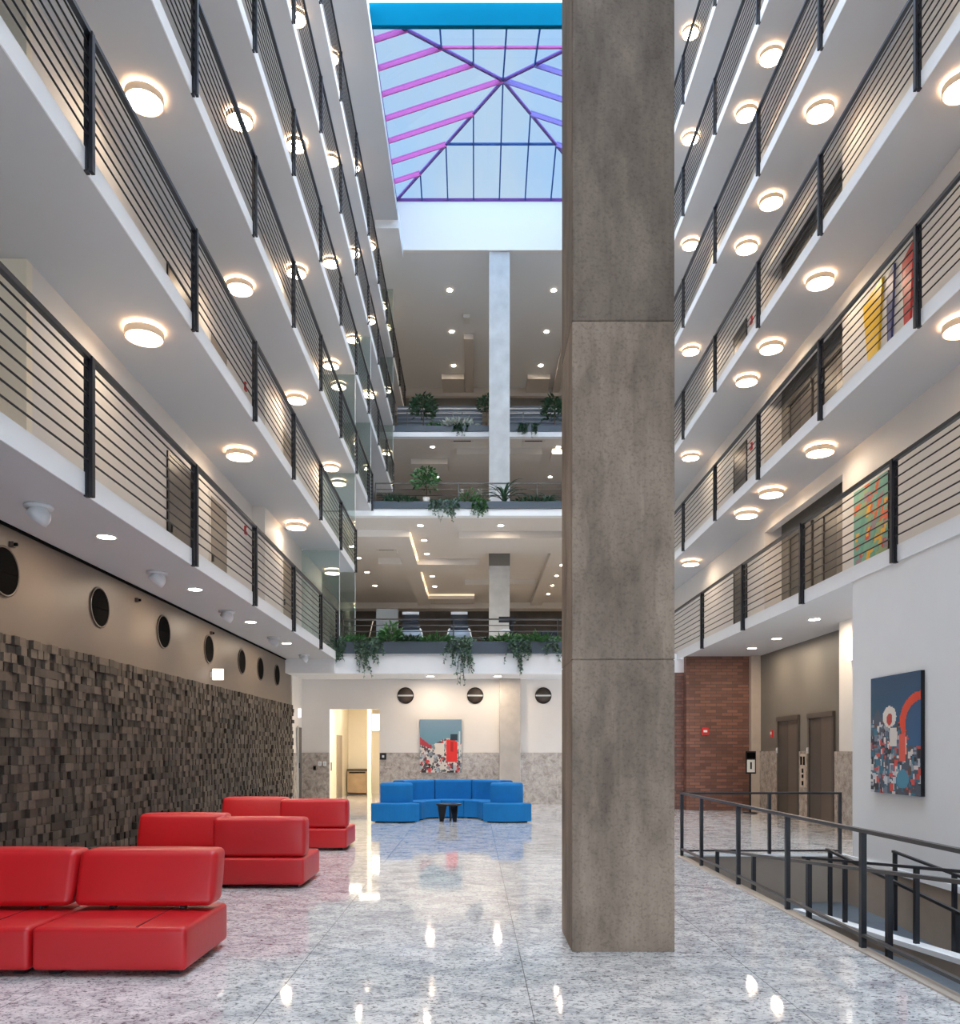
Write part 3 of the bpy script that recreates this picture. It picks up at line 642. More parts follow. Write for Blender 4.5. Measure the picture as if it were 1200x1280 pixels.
# cabinet in the room behind
t = thing('low_cabinet', 'low oak cabinet with a dark top seen through the lit doorway', 'cabinet', (-4.30, 29.66, 0))
MB().box(-.37, .36, -.3, .28, .06, .86).build('body', M['oak'], t); MB().box(-.37, .36, -.33, .28, .86, .93).build('top', M['darkwall'], t); MB().box(-.30, .30, -.31, -.30, .78, .83).build('pull_slot', M['dark'], t)
t = thing('wall_phone', 'black wall phone on the left inside the lit doorway', 'phone', (-4.73, 26.0, 1.05)); MB().box(0, .05, -.06, .06, -.1, .1).build('cradle', M['black'], t); MB().box(.05, .09, -.03, .03, -.09, .18).build('handset', M['black'], t)
t = thing('door_4', None, None, (-4.73, 27.4, 0), kind='structure'); MB().box(0, .02, 0, 1.1, 0, 2.15).build('door_panel', M['beigedoor'], t)
t = thing('ceiling_light', 'bright white panel light in the room beyond the doorway', 'light', (-3.4, 26.0, 3.3)); MB().box(-.45, .45, -.6, .6, -.04, 0).build('frame', M['lightgrey'], t); MB().box(-.42, .42, -.57, .57, -.05, -.04).build('diffuser', M['roomglow'], t)  # added out of view to brighten the inner room
t = thing('ceiling_light', 'panel light over the low cabinet in the room beyond the doorway', 'light', (-4.2, 28.2, 3.3)); MB().box(-.35, .35, -.35, .35, -.04, 0).build('frame', M['lightgrey'], t); MB().box(-.2, .2, -.12, .12, -.05, -.04).build('diffuser', M['roomglow'], t)  # added out of view to lift the dark wall behind the cabinet
t = thing('lit_window', 'bright lit window high at the back of the room beyond the doorway', 'window', (-3.62, 30.0, 2.68)); MB().box(-.30, .30, -.04, 0, -.34, .32).build('frame', M['lightgrey'], t); MB().box(-.27, .27, -.05, -.04, -.31, .29).build('pane', M['winglow'], t)
t = thing('ceiling_light', 'warm panel light hidden just inside the doorway', 'light', (-3.7, 25.1, 3.3)); MB().box(-.45, .45, -.3, .3, -.04, 0).build('frame', M['lightgrey'], t); MB().box(-.42, .42, -.27, .27, -.05, -.04).build('diffuser', M['roomglow'], t)  # another unseen lamp, added for light near the doorway

# ------------------------------------------------------------------ paintings
def canvas(name, label, wd, hh, nx, nz, fn, loc, rz):
    t = thing(name, label, 'painting', loc, rz)
    MB().box(-wd / 2, wd / 2, -.05, 0, -hh / 2, hh / 2).build('stretcher_frame', M['black'], t)
    m = MB(); vs = []; fs = []; cs = []
    for j in range(nz + 1):
        for i in range(nx + 1): vs.append((-wd / 2 + wd * i / nx, -.053, -hh / 2 + hh * j / nz))
    for j in range(nz):
        for i in range(nx):
            a = j * (nx + 1) + i; fs.append((a, a + 1, a + nx + 2, a + nx + 1)); cs.append(hexc(*fn((i + .5) / nx, 1 - (j + .5) / nz)))
    m.add(vs, fs, False, cs); m.build('canvas', M['paint'], t); return t
rg = random.Random(3)
blobs = [(rg.random(), rg.uniform(.35, 1), rg.uniform(.012, .05), rg.uniform(.012, .05), rg.choice([(30, 32, 38), (200, 200, 196), (120, 128, 136), (205, 60, 60), (90, 60, 70), (160, 170, 175), (60, 70, 66)])) for _ in range(260)]
def art1(u, v):     # v downwards
    c = (74 + 40 * (1 - v), 138, 158 - 10 * v)
    sky = .42 + .06 * math.sin(u * 7)
    if v > sky or (u < .22 and v > .33 + u * .6):
        c = (205, 196, 186)
        for bx, by, rx, ry, cl in blobs:
            if abs(u - bx) + .4 * abs(v - by) < rx and abs(v - by) + .3 * abs(u - bx) < ry: c = cl
        if u < .28 and .33 + u * .5 < v < .47 + u * .3: c = (170, 52, 62)
        if .36 < u < .58 and .45 < v < .66: c = (214, 204, 192)
        if .63 < u < .90 and .38 < v < .80 and abs(u - .76) < .15 - .1 * max(0, v - .6): c = (216, 40, 34)
        if .74 < u < .80 and .42 < v < .60: c = (170, 26, 24)
    if .74 < u < .90 and .27 < v < .40: c = (28, 46, 58)
    if .93 < u < .96 and .22 < v < .7: c = (196, 200, 200)
    return c
blobs2 = [(rg.random(), rg.uniform(.38, 1), rg.uniform(.010, .045), rg.uniform(.010, .035), rg.choice([(24, 30, 40), (200, 202, 206), (110, 122, 140), (150, 158, 168), (214, 74, 62), (64, 76, 92), (48, 110, 134), (222, 214, 208), (90, 70, 66)])) for _ in range(480)]
def art2(u, v):
    c = (34, 72 + 30 * v, 104 + 60 * v * u)
    d = math.hypot((u - 1.02) / .42, (v - .42) / .26)
    if .72 < d < 1.0 and v < .55: c = (226, 66, 36)
    edge = .36 + .14 * u if u < .6 else .44 + .25 * (u - .6)
    if u < .3: edge = .30 + .1 * u
    if v > edge + .04 * math.sin(u * 30):
        if not (.75 < u and v < .6):
            c = (70, 82, 98)
            for bx, by, rx, ry, cl in blobs2:
                if abs(u - bx) < rx and abs(v - by) < ry: c = cl
    if math.hypot((u - .40) / .14, (v - .35) / .09) < 1: c = (224, 214, 202)
    if math.hypot((u - .40) / .06, (v - .37) / .05) < 1: c = (190, 60, 50)
    if .40 < u < .55 and .44 < v < .60: c = (222, 214, 206)
    if .60 < u < .72 and .5 < v < .72: c = (226, 88, 70)
    if .55 < u < .78 and .78 < v < .95 and math.hypot((u - .66) / .12, (v - .87) / .08) < 1: c = (70, 140, 166)
    return c
x, y, z = P(551, 932.5, YB - .03)
canvas('framed_painting', 'teal and red painting hung on the back wall over the granite', 1.26, 1.6, 60, 76, art1, (x, YB - .03, z), 0)
canvas('framed_painting', 'tall dark blue painting with an orange arc on the white right wall', 1.27, 1.6, 64, 90, art2, (XR2, 10.73, 1.835), -PI / 2)
blobs3 = [(rg.uniform(.1, 1), rg.uniform(.05, 1), rg.uniform(.03, .10), rg.uniform(.03, .09), rg.choice([(240, 176, 30), (226, 96, 44), (205, 70, 60), (150, 170, 120), (96, 160, 140), (150, 130, 140), (120, 176, 150)])) for _ in range(90)]
def art3(u, v):
    g = (110, 168, 150)
    for bx, by, rx, ry, cl in blobs3:
        if abs(u - bx + .5 * (v - by)) < rx and abs(v - by) < ry: g = cl
    return g
canvas('framed_painting', 'colourful green and orange painting behind the lowest right balcony railing', 1.25, 1.5, 40, 50, art3, (XRW, 14.55, 5.75), -PI / 2)
def strip(label, m_c, y0, y1, lean):
    t = thing('wall_art', label, 'wall art', (XRW, y0, 8.75))
    mm = mat(label.split()[0] + '_enamel', hexc(*m_c), .4)
    d = y1 - y0
    m = MB(); m.add([(-.04, 0, 0), (-.04, d * .5, -.15), (-.04, d + lean, 1.1), (-.04, lean, 1.25), (0, 0, 0), (0, d * .5, -.15), (0, d + lean, 1.1), (0, lean, 1.25)], [(0, 1, 2, 3), (7, 6, 5, 4), (0, 4, 5, 1), (1, 5, 6, 2), (2, 6, 7, 3), (3, 7, 4, 0)]).build('panel', mm, t)
strip('yellow slanted wall panel behind the second right balcony railing', (238, 190, 20), 14.3, 15.0, -.15)
strip('blue slanted wall panel between the yellow and red ones', (70, 76, 130), 13.85, 14.1, -.1)
strip('red slanted wall panel behind the second right balcony railing', (196, 44, 44), 13.25, 13.6, -.1)
# alarms
def alarm_x(label, x, y, z, sgn):
    t = thing('fire_alarm', label, 'fire alarm', (x, y, z)); a, b = sorted((0, sgn * .04)); MB().box(a, b, -.06, .06, -.09, .09).build('housing', M['alarm'], t)
    a, b = sorted((sgn * .04, sgn * .055)); MB().box(a, b, -.03, .03, -.02, .05).build('strobe', M['signwhite'], t)
x0_ = lambda px, X: X / ((px - CX) / F)
alarm_x('red fire alarm on the lowest left balcony wall', XLW, 18.3, 1.62 + (938 - 696) * .0208, 1)
alarm_x('red fire alarm on the second left balcony wall', XLW, 18.3, 1.62 + (938 - 538) * .0208, 1)
alarm_x('red fire alarm on the second right balcony wall', XRW, 20.9, 1.62 + (938 - 572) * .0217, -1)
alarm_x('red fire alarm on the third right balcony wall', XRW, 20.9, 1.62 + (938 - 420) * .0217, -1)
alarm_x('red fire alarm on the taupe wall left of the lifts', XRA, 20.6, 2.05, -1)
t = thing('fire_alarm', 'red fire alarm on the brick wall', 'fire alarm', P(881, 914, 21.6)); MB().box(-.09, .09, -.05, 0, -.10, .10).build('housing', M['alarm'], t); MB().box(-.05, .05, -.065, -.05, -.03, .03).build('strobe', M['signwhite'], t)
# lift call panel, sign stand
t = thing('call_panel', 'steel lift call panel on the granite between the lift doors', 'call panel', (XRA - .03, 18.6, 1.18)); MB().box(-.015, 0, -.14, .14, -.42, .36).build('plate', M['edge'], t)
for (yy, zz, h2) in ((-.08, .2, .10), (.08, .2, .10), (0, -.03, .05), (0, -.16, .04), (0, -.32, .05)): MB().box(-.03, -.015, yy - .035, yy + .035, zz - h2, zz + h2).build('button', M['dark'], t)
for i in range(2):
    t = thing('lift_indicator', 'small light dot indicator beside the %s lift door' % ('near' if i == 0 else 'far'), 'indicator', (XRA - .05, (18.3, 20.15)[i], 1.62)); MB().box(-.02, 0, -.03, .03, -.07, .07).build('plate', M['lightgrey'], t); MB().box(-.03, -.02, -.02, .02, -.02, .05).build('lamp', M['signwhite'], t)
t = thing('sign_stand', 'black floor stand with a white notice beside the brick wall', 'sign stand', (7.1, 20.6, 0))
MB().lathe([(.0001, .03), (.17, .03), (.19, 0)], 24).build('base', M['black'], t); MB().box(-.02, .02, -.02, .02, .03, 1.5).build('pole', M['black'], t); MB().box(-.13, .13, -.06, -.02, 1.02, 1.6).build('holder', M['black'], t); MB().box(-.1, .1, -.066, -.06, 1.06, 1.38).build('notice', M['signwhite'], t); MB().box(-.022, .022, -.07, -.066, 1.14, 1.32).build('arrow_mark', M['black'], t)
MB().box(-.1, .1, -.10, -.06, 1.42, 1.56).build('dispenser', M['dark'], t)

# ------------------------------------------------------------------ ramp opening
rp = MB(); ly = 10.9
rp.box(OX0, OX1, ly, OY1, -.91, -.71)
rp.add([(OX0, ly, -.71), (4.35, ly, -.71), (4.35, 2.6, -.06), (OX0, 2.6, -.06), (OX0, ly, -.9), (4.35, ly, -.9), (4.35, 2.6, -.9), (OX0, 2.6, -.9)], [(0, 1, 2, 3)[::-1], (4, 5, 6, 7), (0, 4, 5, 1), (1, 5, 6, 2), (2, 6, 7, 3), (3, 7, 4, 0)])
rp.add([(4.5, ly, -.71), (OX1, ly, -.71), (OX1, 2.6, -1.4), (4.5, 2.6, -1.4)], [(0, 3, 2, 1)])
struct('floor_ramp', rp, M['rampfloor'])
rw = MB(); rw.box(OX0, OX1, OY1 - .02, OY1 + .1, -1.5, -.004); rw.box(OX1, OX1 + .1, OY0, OY1, -1.5, -.02); rw.box(OX0 - .05, OX0, OY0, OY1, -1.5, -.2)
rw.box(4.37, 4.48, 2.6, ly, -1.5, -.72)
rw.add([(4.37, 2.6, -1.4), (4.48, 2.6, -1.4), (4.48, ly, -.75), (4.37, ly, -.75), (4.37, 2.6, .06), (4.48, 2.6, .06), (4.48, ly, -.58), (4.37, ly, -.58)], [(0, 3, 2, 1), (4, 5, 6, 7), (0, 1, 5, 4), (1, 2, 6, 5), (2, 3, 7, 6), (3, 0, 4, 7)])
struct('wall_ramp', rw, M['tanwall'])
cu = MB(); cu.beam((4.425, 2.6, .08), (4.425, ly, -.56), .17, .05); cu.box(OX0, OX1, OY1 - .06, OY1 + .02, 0, .035); cu.box(OX1 - .03, OX1, OY0, OY1, -.05, .03)
struct('trim_5', cu, M['fascia'])
sbox('trim_6', M['edge'], OX0 - .10, OX0 + .01, OY0, OY1, -.19, .012)
def straight_rail(name, label, a, b, posts, zt, zb, low=None, mh='railgrey', hw=.055, hh=.03):
    # a, b: handrail ends (absolute); posts: list of (point on floor, top z)
    t = thing(name, label, 'railing', (a[0], a[1], min(p[0][2] for p in posts)))
    o = Vector(t.location); A, B = Vector(a) - o, Vector(b) - o
    MB().beam(A, B, hw, hh).build('handrail', M[mh], t)
    if low is not None: MB().beam(A - Vector((0, 0, low[0])), B - Vector((0, 0, low[1])), .04, .025).build('bottom_rail', M[mh], t)
    for (p, zz) in posts:
        q = Vector(p) - o; MB().box(q[0] - .022, q[0] + .022, q[1] - .022, q[1] + .022, q[2], zz - o[2]).build('post', M['rail'], t)
    return t
zr = .965
straight_rail('guard_railing', 'black guard railing with grey handrail along the left edge of the ramp opening', (3.17, 12.23, zr), (3.17, 3.3, zr), [((3.17, y, 0), zr) for y in (12.23, 11.17, 9.61, 8.1, 6.53, 4.95, 3.4)], 0, 0, (.85, .85))
straight_rail('guard_railing', 'black guard railing closing the far end of the ramp opening', (3.2, 12.26, zr), (5.62, 12.26, zr), [((4.52, 12.26, 0), zr), ((5.6, 12.26, 0), zr)], 0, 0, (.88, .88), mh='rail')
rz1 = lambda y: .22 + (11.2 - y) * .0857
fz1 = lambda y: -.71 + (ly - y) * .0783
straight_rail('ramp_handrail', 'grey handrail on posts rising along the near lane of the ramp', (3.4, 11.25, rz1(11.25)), (3.4, 3.4, rz1(3.4)), [((3.4, y, max(-.71, fz1(y))), rz1(y)) for y in (11.2, 9.74, 8.13, 6.56, 4.9)], 0, 0)
rz2 = lambda y: .30 + (9.54 - y) * .097
straight_rail('ramp_handrail', 'grey handrail standing on the white curb between the two ramp lanes', (4.42, 10.75, rz2(10.75)), (4.42, 3.4, rz2(3.4)), [((4.42, y, -.56 + (ly - y) * .077), rz2(y)) for y in (10.6, 9.54, 8.0, 6.5, 5.0)], 0, 0, mh='rail', hw=.045)
rz3 = lambda y: .27 - (9.66 - y) * .0885
straight_rail('ramp_handrail', 'dark handrail sloping down beside the curb in the far ramp lane', (4.58, 10.4, rz3(10.4)), (4.58, 3.4, rz3(3.4)), [((4.58, y, -.71 - (ly - y) * .083), rz3(y)) for y in (10.3, 7.6, 6.0)], 0, 0, mh='rail', hw=.04)
rz4 = lambda y: .29 - (10.5 - y) * .07
straight_rail('ramp_handrail', 'dark handrail on posts along the white wall side of the ramp', (5.52, 10.55, rz4(10.5)), (5.52, 3.4, rz4(3.4)), [((5.52, y, -.71 - (ly - y) * .083), rz4(y)) for y in (10.5, 9.2, 7.6)], 0, 0, mh='rail', hw=.04)

# ------------------------------------------------------------------ red sofas
def sofa(label, xl, yf, back, wd=1.1):
    t = thing('sofa_module', label, 'sofa', (xl + wd / 2, yf, 0), group='red leather sofa modules')
    m = MB(); rbox(m, -wd / 2, wd / 2, 0, .98, .045, .355, .035, 4, .006); st = m.build('seat', M['red'], t)
    s = MB(); s.box(-wd / 2 + .38 + .36, -wd / 2 + .38 + .372, .02, .7, .355, .363); s.build('seat_seam', M['redseam'], t)
    yb = .58 if back == 'back' else .10
    sh = .28 if back == 'back' else -.06
    b = MB()
    if back == 'back': rbox(b, -wd / 2 + .005, wd / 2 - .005, yb, yb + .27, .395, .82, .05, 4, .012, 6, .28)
    else: rbox(b, -wd / 2 + .005, wd / 2 - .005, yb - .03, yb + .24, .362, .82, .05, 4, .012, 6, .05)
    b.build('backrest', M['red'], t)
    for sx in (-.28, .28): MB().box(sx - .02, sx + .02, yb + .10, yb + .16, .35, .41).build('backrest_bracket', M['black'], t)
    for sx in (-1, 1):
        for y in (.14, .84): MB().box(sx * (wd / 2 - .12) - .04, sx * (wd / 2 - .12) + .04, y - .04, y + .04, 0, .05).build('leg', M['black'], t)
    return t
sofa('red leather sofa module in the front row, cut off by the left edge', -4.28, 5.70, 'back')
sofa('red leather sofa module at the right end of the front row', -3.16, 5.70, 'back')
sofa('red leather sofa module on the left of the middle row, leaning back rearwards', -4.22, 9.36, 'back')
sofa('red leather sofa module at the right end of the middle row, backrest towards the camera', -3.10, 9.36, 'front')
sofa('red leather sofa module on the left of the far row', -4.28, 12.88, 'back')
sofa('red leather sofa module at the right end of the far row, backrest towards the camera', -3.16, 12.88, 'front')

# ------------------------------------------------------------------ blue curved sofa
def sector(mb, r0, r1, a0, a1, z0, z1, n=14, c=(0, 0), bev=.02):
    # annular sector with softened top edges
    prof_o = [(r1, z0), (r1, z1 - bev), (r1 - bev * .3, z1 - bev * .3), (r1 - bev, z1)]
    prof_i = [(r0 + bev, z1), (r0 + bev * .3, z1 - bev * .3), (r0, z1 - bev), (r0, z0)]
    pr = prof_o + prof_i; vs = []; k = len(pr)
    for i in range(n + 1):
        a = a0 + (a1 - a0) * i / n
        for r, z in pr: vs.append((c[0] + r * math.cos(a), c[1] + r * math.sin(a), z))
    fs = []
    for i in range(n):
        for j in range(k - 1): fs.append((i * k + j, (i + 1) * k + j, (i + 1) * k + j + 1, i * k + j + 1)[::-1])
        fs.append((i * k + k - 1, (i + 1) * k + k - 1, (i + 1) * k, i * k)[::-1])
    mb.add(vs, fs, False); mb.add(vs[:k], [tuple(range(k))]); mb.add(vs[-k:], [tuple(range(k))[::-1]])
BC = (-.52, 18.4)
bg_ = 'blue modules of the curved sofa'
def bmod(label, a0, a1):
    t = thing('sofa_module', label, 'sofa', (BC[0], BC[1], 0), group=bg_)
    m = MB(); sector(m, .78, 1.5, math.radians(a0 + .6), math.radians(a1 - .6), .03, .43, 12); m.build('seat', M['blue'], t)
    m = MB(); sector(m, 1.32, 1.68, math.radians(a0 + .6), math.radians(a1 - .6), .43, .90, 12, bev=.05); m.build('backrest', M['blue'], t)
    m = MB(); sector(m, .84, 1.44, math.radians(a0 + 4), math.radians(a1 - 4), 0, .035, 8); m.build('plinth', M['dark'], t)
bmod('blue felt wedge module in the middle back of the curved sofa', 70, 110)
bmod('blue felt wedge module back left in the curved sofa', 110, 150)
bmod('blue felt wedge module back right in the curved sofa', 30, 70)
def bside(label, a0, a1):
    t = thing('sofa_module', label, 'sofa', (BC[0], BC[1], 0), group=bg_)
    m = MB(); sector(m, .70, 1.04, math.radians(a0 + .6), math.radians(a1 - .6), .03, .43, 10); m.build('seat', M['blue'], t)
    m = MB(); sector(m, .76, 1.0, math.radians(a0 + 4), math.radians(a1 - 4), 0, .035, 8); m.build('plinth', M['dark'], t)
bside('low blue felt seat segment without backrest on the left of the curve', 150, 175)
bside('low blue felt seat segment without backrest on the right of the curve', 5, 30)
def bend(label, cx):
    t = thing('sofa_module', label, 'sofa', (cx, 18.78, 0), group=bg_)
    m = MB(); sector(m, .02, .97, math.radians(-90 - 34), math.radians(-90 + 34), .03, .43, 14); m.build('seat', M['blue'], t)
    m = MB(); sector(m, .05, .62, math.radians(-90 - 37), math.radians(-90 + 37), .43, .88, 14, bev=.06); m.build('backrest', M['blue'], t)
    m = MB(); sector(m, .1, .9, math.radians(-90 - 30), math.radians(-90 + 30), 0, .035, 8); m.build('plinth', M['dark'], t)
bend('blue felt end module with outward curved front, left end of the sofa', -1.78)
bend('blue felt end module with outward curved front, right end of the sofa', .74)
t = thing('side_table', 'small black round table in front of the blue curved sofa', 'table', (-.58, 18.25, 0))
MB().lathe([(.0001, .405), (.29, .405), (.30, .395), (.29, .375), (.0001, .375)], 32).build('table_top', M['black'], t)
for k in range(3):
    a = math.radians(200 + 120 * k); m = MB(); ca, sa = math.cos(a), math.sin(a); nxn, nyn = -sa * .012, ca * .012
    vs = [(ca * .05 - nxn, sa * .05 - nyn, .38), (ca * .27 - nxn, sa * .27 - nyn, .38), (ca * .22 - nxn, sa * .22 - nyn, 0), (ca * .13 - nxn, sa * .13 - nyn, 0)]
    vs += [(v[0] + 2 * nxn, v[1] + 2 * nyn, v[2]) for v in vs]
    m.add(vs, [(0, 1, 2, 3), (7, 6, 5, 4), (0, 4, 5, 1), (1, 5, 6, 2), (2, 6, 7, 3), (3, 7, 4, 0)]).build('leg', M['black'], t)

# ------------------------------------------------------------------ glass screens closing the balcony ends
for i, (y, za, zb, wh) in enumerate(((22.9, SOF[2] + TH + .2, SOF[3], 'end of the lowest left balcony'), (25.92, 4.35, SOF[5], 'end of the second left balcony'), (29.8, SOF[4] + TH, SOF[6], 'end of the third left balcony'), (37.95, SOF[5], SOF[8], 'end of the fourth left balcony'))):
    t = thing('glass_screen', 'tall clear glass screen at the %s' % wh, 'glass screen', (XLW2, y, za))
    MB().box(0, XL - XLW2 + .02, 0, .012, 0, zb - za).build('glass_pane', M['glass'], t)
    m = MB(); m.box(XL - XLW2 + .005, XL - XLW2 + .02, -.006, .018, 0, zb - za); m.box(0, XL - XLW2, -.01, .02, zb - za - .03, zb - za); m.build('edge_trim', M['lightgrey'], t)

# ------------------------------------------------------------------ planters and plants
for (y, z0, z1, lab, xa) in ((22.32, 4.33, 4.66, 'long slate planter on the edge of the gym terrace', -3.75), (29.95, 10.68, 10.95, 'long slate planter on the edge of the middle back terrace', -3.8), (38.65, 17.04, 17.32, 'long slate planter on the edge of the highest back terrace', -3.9)):
    t = thing('planter_trough', lab, 'planter', (xa, y, z0)); m = MB(); m.box(0, 9.3, 0, .03, 0, z1 - z0); m.box(0, 9.3, .42, .45, 0, z1 - z0); m.box(0, .03, .03, .42, 0, z1 - z0); m.box(9.27, 9.3, .03, .42, 0, z1 - z0); m.box(.03, 9.27, .03, .42, 0, .05)
    m.build('trough', M['planter'], t); MB().box(.03, 9.27, .03, .42, .05, z1 - z0 - .03).build('soil', M['bark'], t)
def leaf(m, p, d, ln, wd, up=None):
    d = Vector(d).normalized(); s = d.cross(Vector((random.uniform(-1, 1), random.uniform(-1, 1), random.uniform(.2, 1)))).normalized(); n = d.cross(s)
    p = Vector(p)
    m.add([p, p + d * ln * .45 + s * wd / 2 - n * wd * .12, p + d * ln, p + d * ln * .45 - s * wd / 2 - n * wd * .12, p + d * ln * .5], [(0, 1, 4), (1, 2, 4), (2, 3, 4), (3, 0, 4)], True)
def bush(name, label, loc, wd, hh, n, m='leaf', grp='plants on the back terraces', ls=.16, dep=.2):
    t = thing(name, label, 'plant', loc, group=grp); L_ = MB()
    for _ in range(n):
        a = random.uniform(0, 2 * PI); r = random.random() ** .5; q = (math.cos(a) * r * wd / 2, math.sin(a) * r * dep, random.random() ** 1.3 * hh * (.8 if name == 'ground_cover' else 1) * (1.05 - r * .6))
        leaf(L_, q, (math.cos(a) * r + random.uniform(-.4, .4), math.sin(a) * r + random.uniform(-.5, .3), random.uniform(-.2, 1)), ls * random.uniform(.6, 1.3), ls * .4)
    L_.build('foliage', M[m], t)
    s = MB()
    for _ in range(5): s.tube([(random.uniform(-.1, .1) * wd, 0, -.02), (random.uniform(-.3, .3) * wd, random.uniform(-.1, .1), hh * .7)], .008, 5)
    s.build('stem', M['bark'], t); return t
def fern(name, label, loc, n, ln, m='leaf', lw=.05, grp='plants on the back terraces', up=1.0):
    t = thing(name, label, 'plant', loc, group=grp); f = MB()
    for i in range(n):
        a = random.uniform(0, 2 * PI); d = Vector((math.cos(a), math.sin(a) * .5, 0)); p = Vector((0, 0, 0)); el = random.uniform(.8, 1.4) * up; l = ln * random.uniform(.7, 1.15); K = 7; pts = []
        for k in range(K + 1):
            pts.append(p.copy()); p = p + (d * math.cos(el) + Vector((0, 0, math.sin(el)))) * l / K; el -= .28
        for k in range(K):
            wk = lw * (1 - (k / K) ** 2) + .006; wn_ = lw * (1 - ((k + 1) / K) ** 2) + .006; s = d.cross(Vector((0, 0, 1))).normalized()
            f.add([pts[k] - s * wk, pts[k] + s * wk, pts[k + 1] + s * wn_, pts[k + 1] - s * wn_], [(0, 1, 2, 3)], True)
    f.build('fronds', M[m], t); c = MB(); c.lathe([(.0001, .06), (.05, .05), (.06, -.02)], 10); c.build('crown', M['bark'], t); return t
def vine(name, label, loc, wd, ln, n, m='leafgrey', grp='trailing ivy on the back terraces'):
    t = thing(name, label, 'plant', loc, group=grp); L_ = MB(); s = MB()
    for i in range(n):
        x = random.uniform(-wd / 2, wd / 2); l = ln * random.uniform(.25, 1) * (1 - .5 * abs(x) / wd * 2); dx = random.uniform(-.25, .25)
        pts = [(x, .1, .06), (x, -.07, .10), (x + dx * .2, -.12, -.05)] + [(x + dx * k / 5 + random.uniform(-.02, .02), -.12 + random.uniform(-.02, .02), -.05 - l * k / 5) for k in range(1, 6)]
        s.tube(pts, .005, 4, False)
        for k in range(len(pts) - 1):
            for _ in range(5 if k < 3 else 3):
                u = random.random(); q = Vector(pts[k]).lerp(Vector(pts[k + 1]), u); leaf(L_, q, (random.uniform(-1, 1), random.uniform(-1, .1), random.uniform(-1, .3)), random.uniform(.05, .10), .055)
    for _ in range(70): leaf(L_, (random.uniform(-wd * .6, wd * .6), random.uniform(-.05, .3), random.uniform(0, .16)), (random.uniform(-1, 1), random.uniform(-1, .5), random.uniform(-.2, 1)), .11, .06)
    L_.build('foliage', M[m], t); s.build('stem', M['leafdark'], t); return t
def tree(name, label, loc, hh, cr_, n, m='leafdark', pot=True, ls=.2, grp='plants on the back terraces'):
    t = thing(name, label, 'plant', loc, group=grp)
    MB().tube([(0, 0, 0), (.03, 0, hh * .35), (-.02, 0, hh * .75)], [.03, .022, .012], 8).build('trunk', M['bark'], t)
    L_ = MB()
    for _ in range(n):
        a = random.uniform(0, 2 * PI); e_ = random.uniform(-.9, 1.4); r = cr_ * random.random() ** .4
        q = (math.cos(a) * math.cos(e_) * r, math.sin(a) * math.cos(e_) * r, hh - cr_ + math.sin(e_) * r)
        leaf(L_, q, (math.cos(a) + random.uniform(-.5, .5), math.sin(a) + random.uniform(-.5, .5), random.uniform(-.7, .8)), ls * random.uniform(.6, 1.2), ls * .45)
    L_.build('foliage', M[m], t)
    if pot: MB().lathe([(.0001, .0), (.11, 0), (.14, .26), (.12, .26), (.11, .2), (.0001, .2)], 16).build('pot', M['pot'], t)
    return t
def at(px, Y, dy=.2): return (px - CX) * (Y + dy) / F
yA, zA = 22.52, 4.64
for px, wd, ln, n, lab in ((427, .5, .55, 16, 'grey-green ivy trailing at the left end of the gym planter'), (463, .8, .85, 30, 'thick ivy trailing over the gym planter left of the first treadmill'), (577, .7, .95, 26, 'ivy trailing over the gym planter below the second treadmill'), (648, .6, .8, 22, 'ivy trailing over the gym planter just right of the slim column'), (690, .3, .45, 8, 'thin ivy strand on the gym planter beside the big column')):
    vine('trailing_ivy', lab, (at(px, yA), 22.42, zA), wd, ln * 1.35, n)
bush('ground_cover', 'low green ground cover at the left of the gym planter', (at(446, yA), yA, zA), .9, .22, 260)
bush('ground_cover', 'low yellow-green tuft between the two treadmills in the gym planter', (at(545, yA), yA, zA), 1.0, .26, 240, 'leaf')
bush('ground_cover', 'dense green tuft right of the slim column in the gym planter', (at(632, yA), yA, zA), .8, .3, 260)
bush('ground_cover', 'dense green tuft beside the big column in the gym planter', (at(672, yA), yA, zA), 1.2, .34, 380)
bush('ground_cover', 'leafy green tuft under the first treadmill in the gym planter', (at(512, yA), yA, zA), .7, .28, 200, 'leafdark')
bush('leafy_shrub', 'bright green bushy shrub in the gym planter left of the treadmills', (at(489, yA), yA, zA), .5, .62, 200, 'leaf', ls=.2)
fern('fern', 'dark spiky fern in the gym planter left of the slim column', (at(606, yA), yA, zA), 26, .38, 'leafdark', .02)
yB, zB = 30.15, 10.92
fern('fern', 'pale green fern in the middle terrace planter, left', (at(486, yB), yB, zB), 40, .75, 'leafgrey', .03)
bush('ground_cover', 'green ground cover in the middle terrace planter, left of the small tree', (at(503, yB), yB, zB), 1.3, .3, 260, 'leafdark')
tree('potted_tree', 'small round-headed green tree in a white pot on the middle terrace', (at(533, yB), yB + .02, zB - .03), 1.4, .48, 330, 'leaf', True, .2)
vine('trailing_ivy', 'ivy trailing over the middle terrace planter right of the small tree', (at(557, yB), 30.05, zB), 1.0, .8, 26)
vine('trailing_ivy', 'ivy trailing over the middle terrace planter under the white flowers', (at(598, yB), 30.05, zB), .7, .6, 18, 'leaf')
o = bush('orchid', 'white flowering plant with green leaves left of the slim column', (at(588, yB), yB, zB), .9, .5, 150, 'leaf'); fl_ = MB()
for _ in range(36): leaf(fl_, (random.choice((-.28, .35)) + random.uniform(-.1, .1), -.1, random.uniform(.3, .5)), (random.uniform(-1, 1), -1, random.uniform(-.5, .5)), .1, .09)
fl_.build('flowers', M['pot'], o)
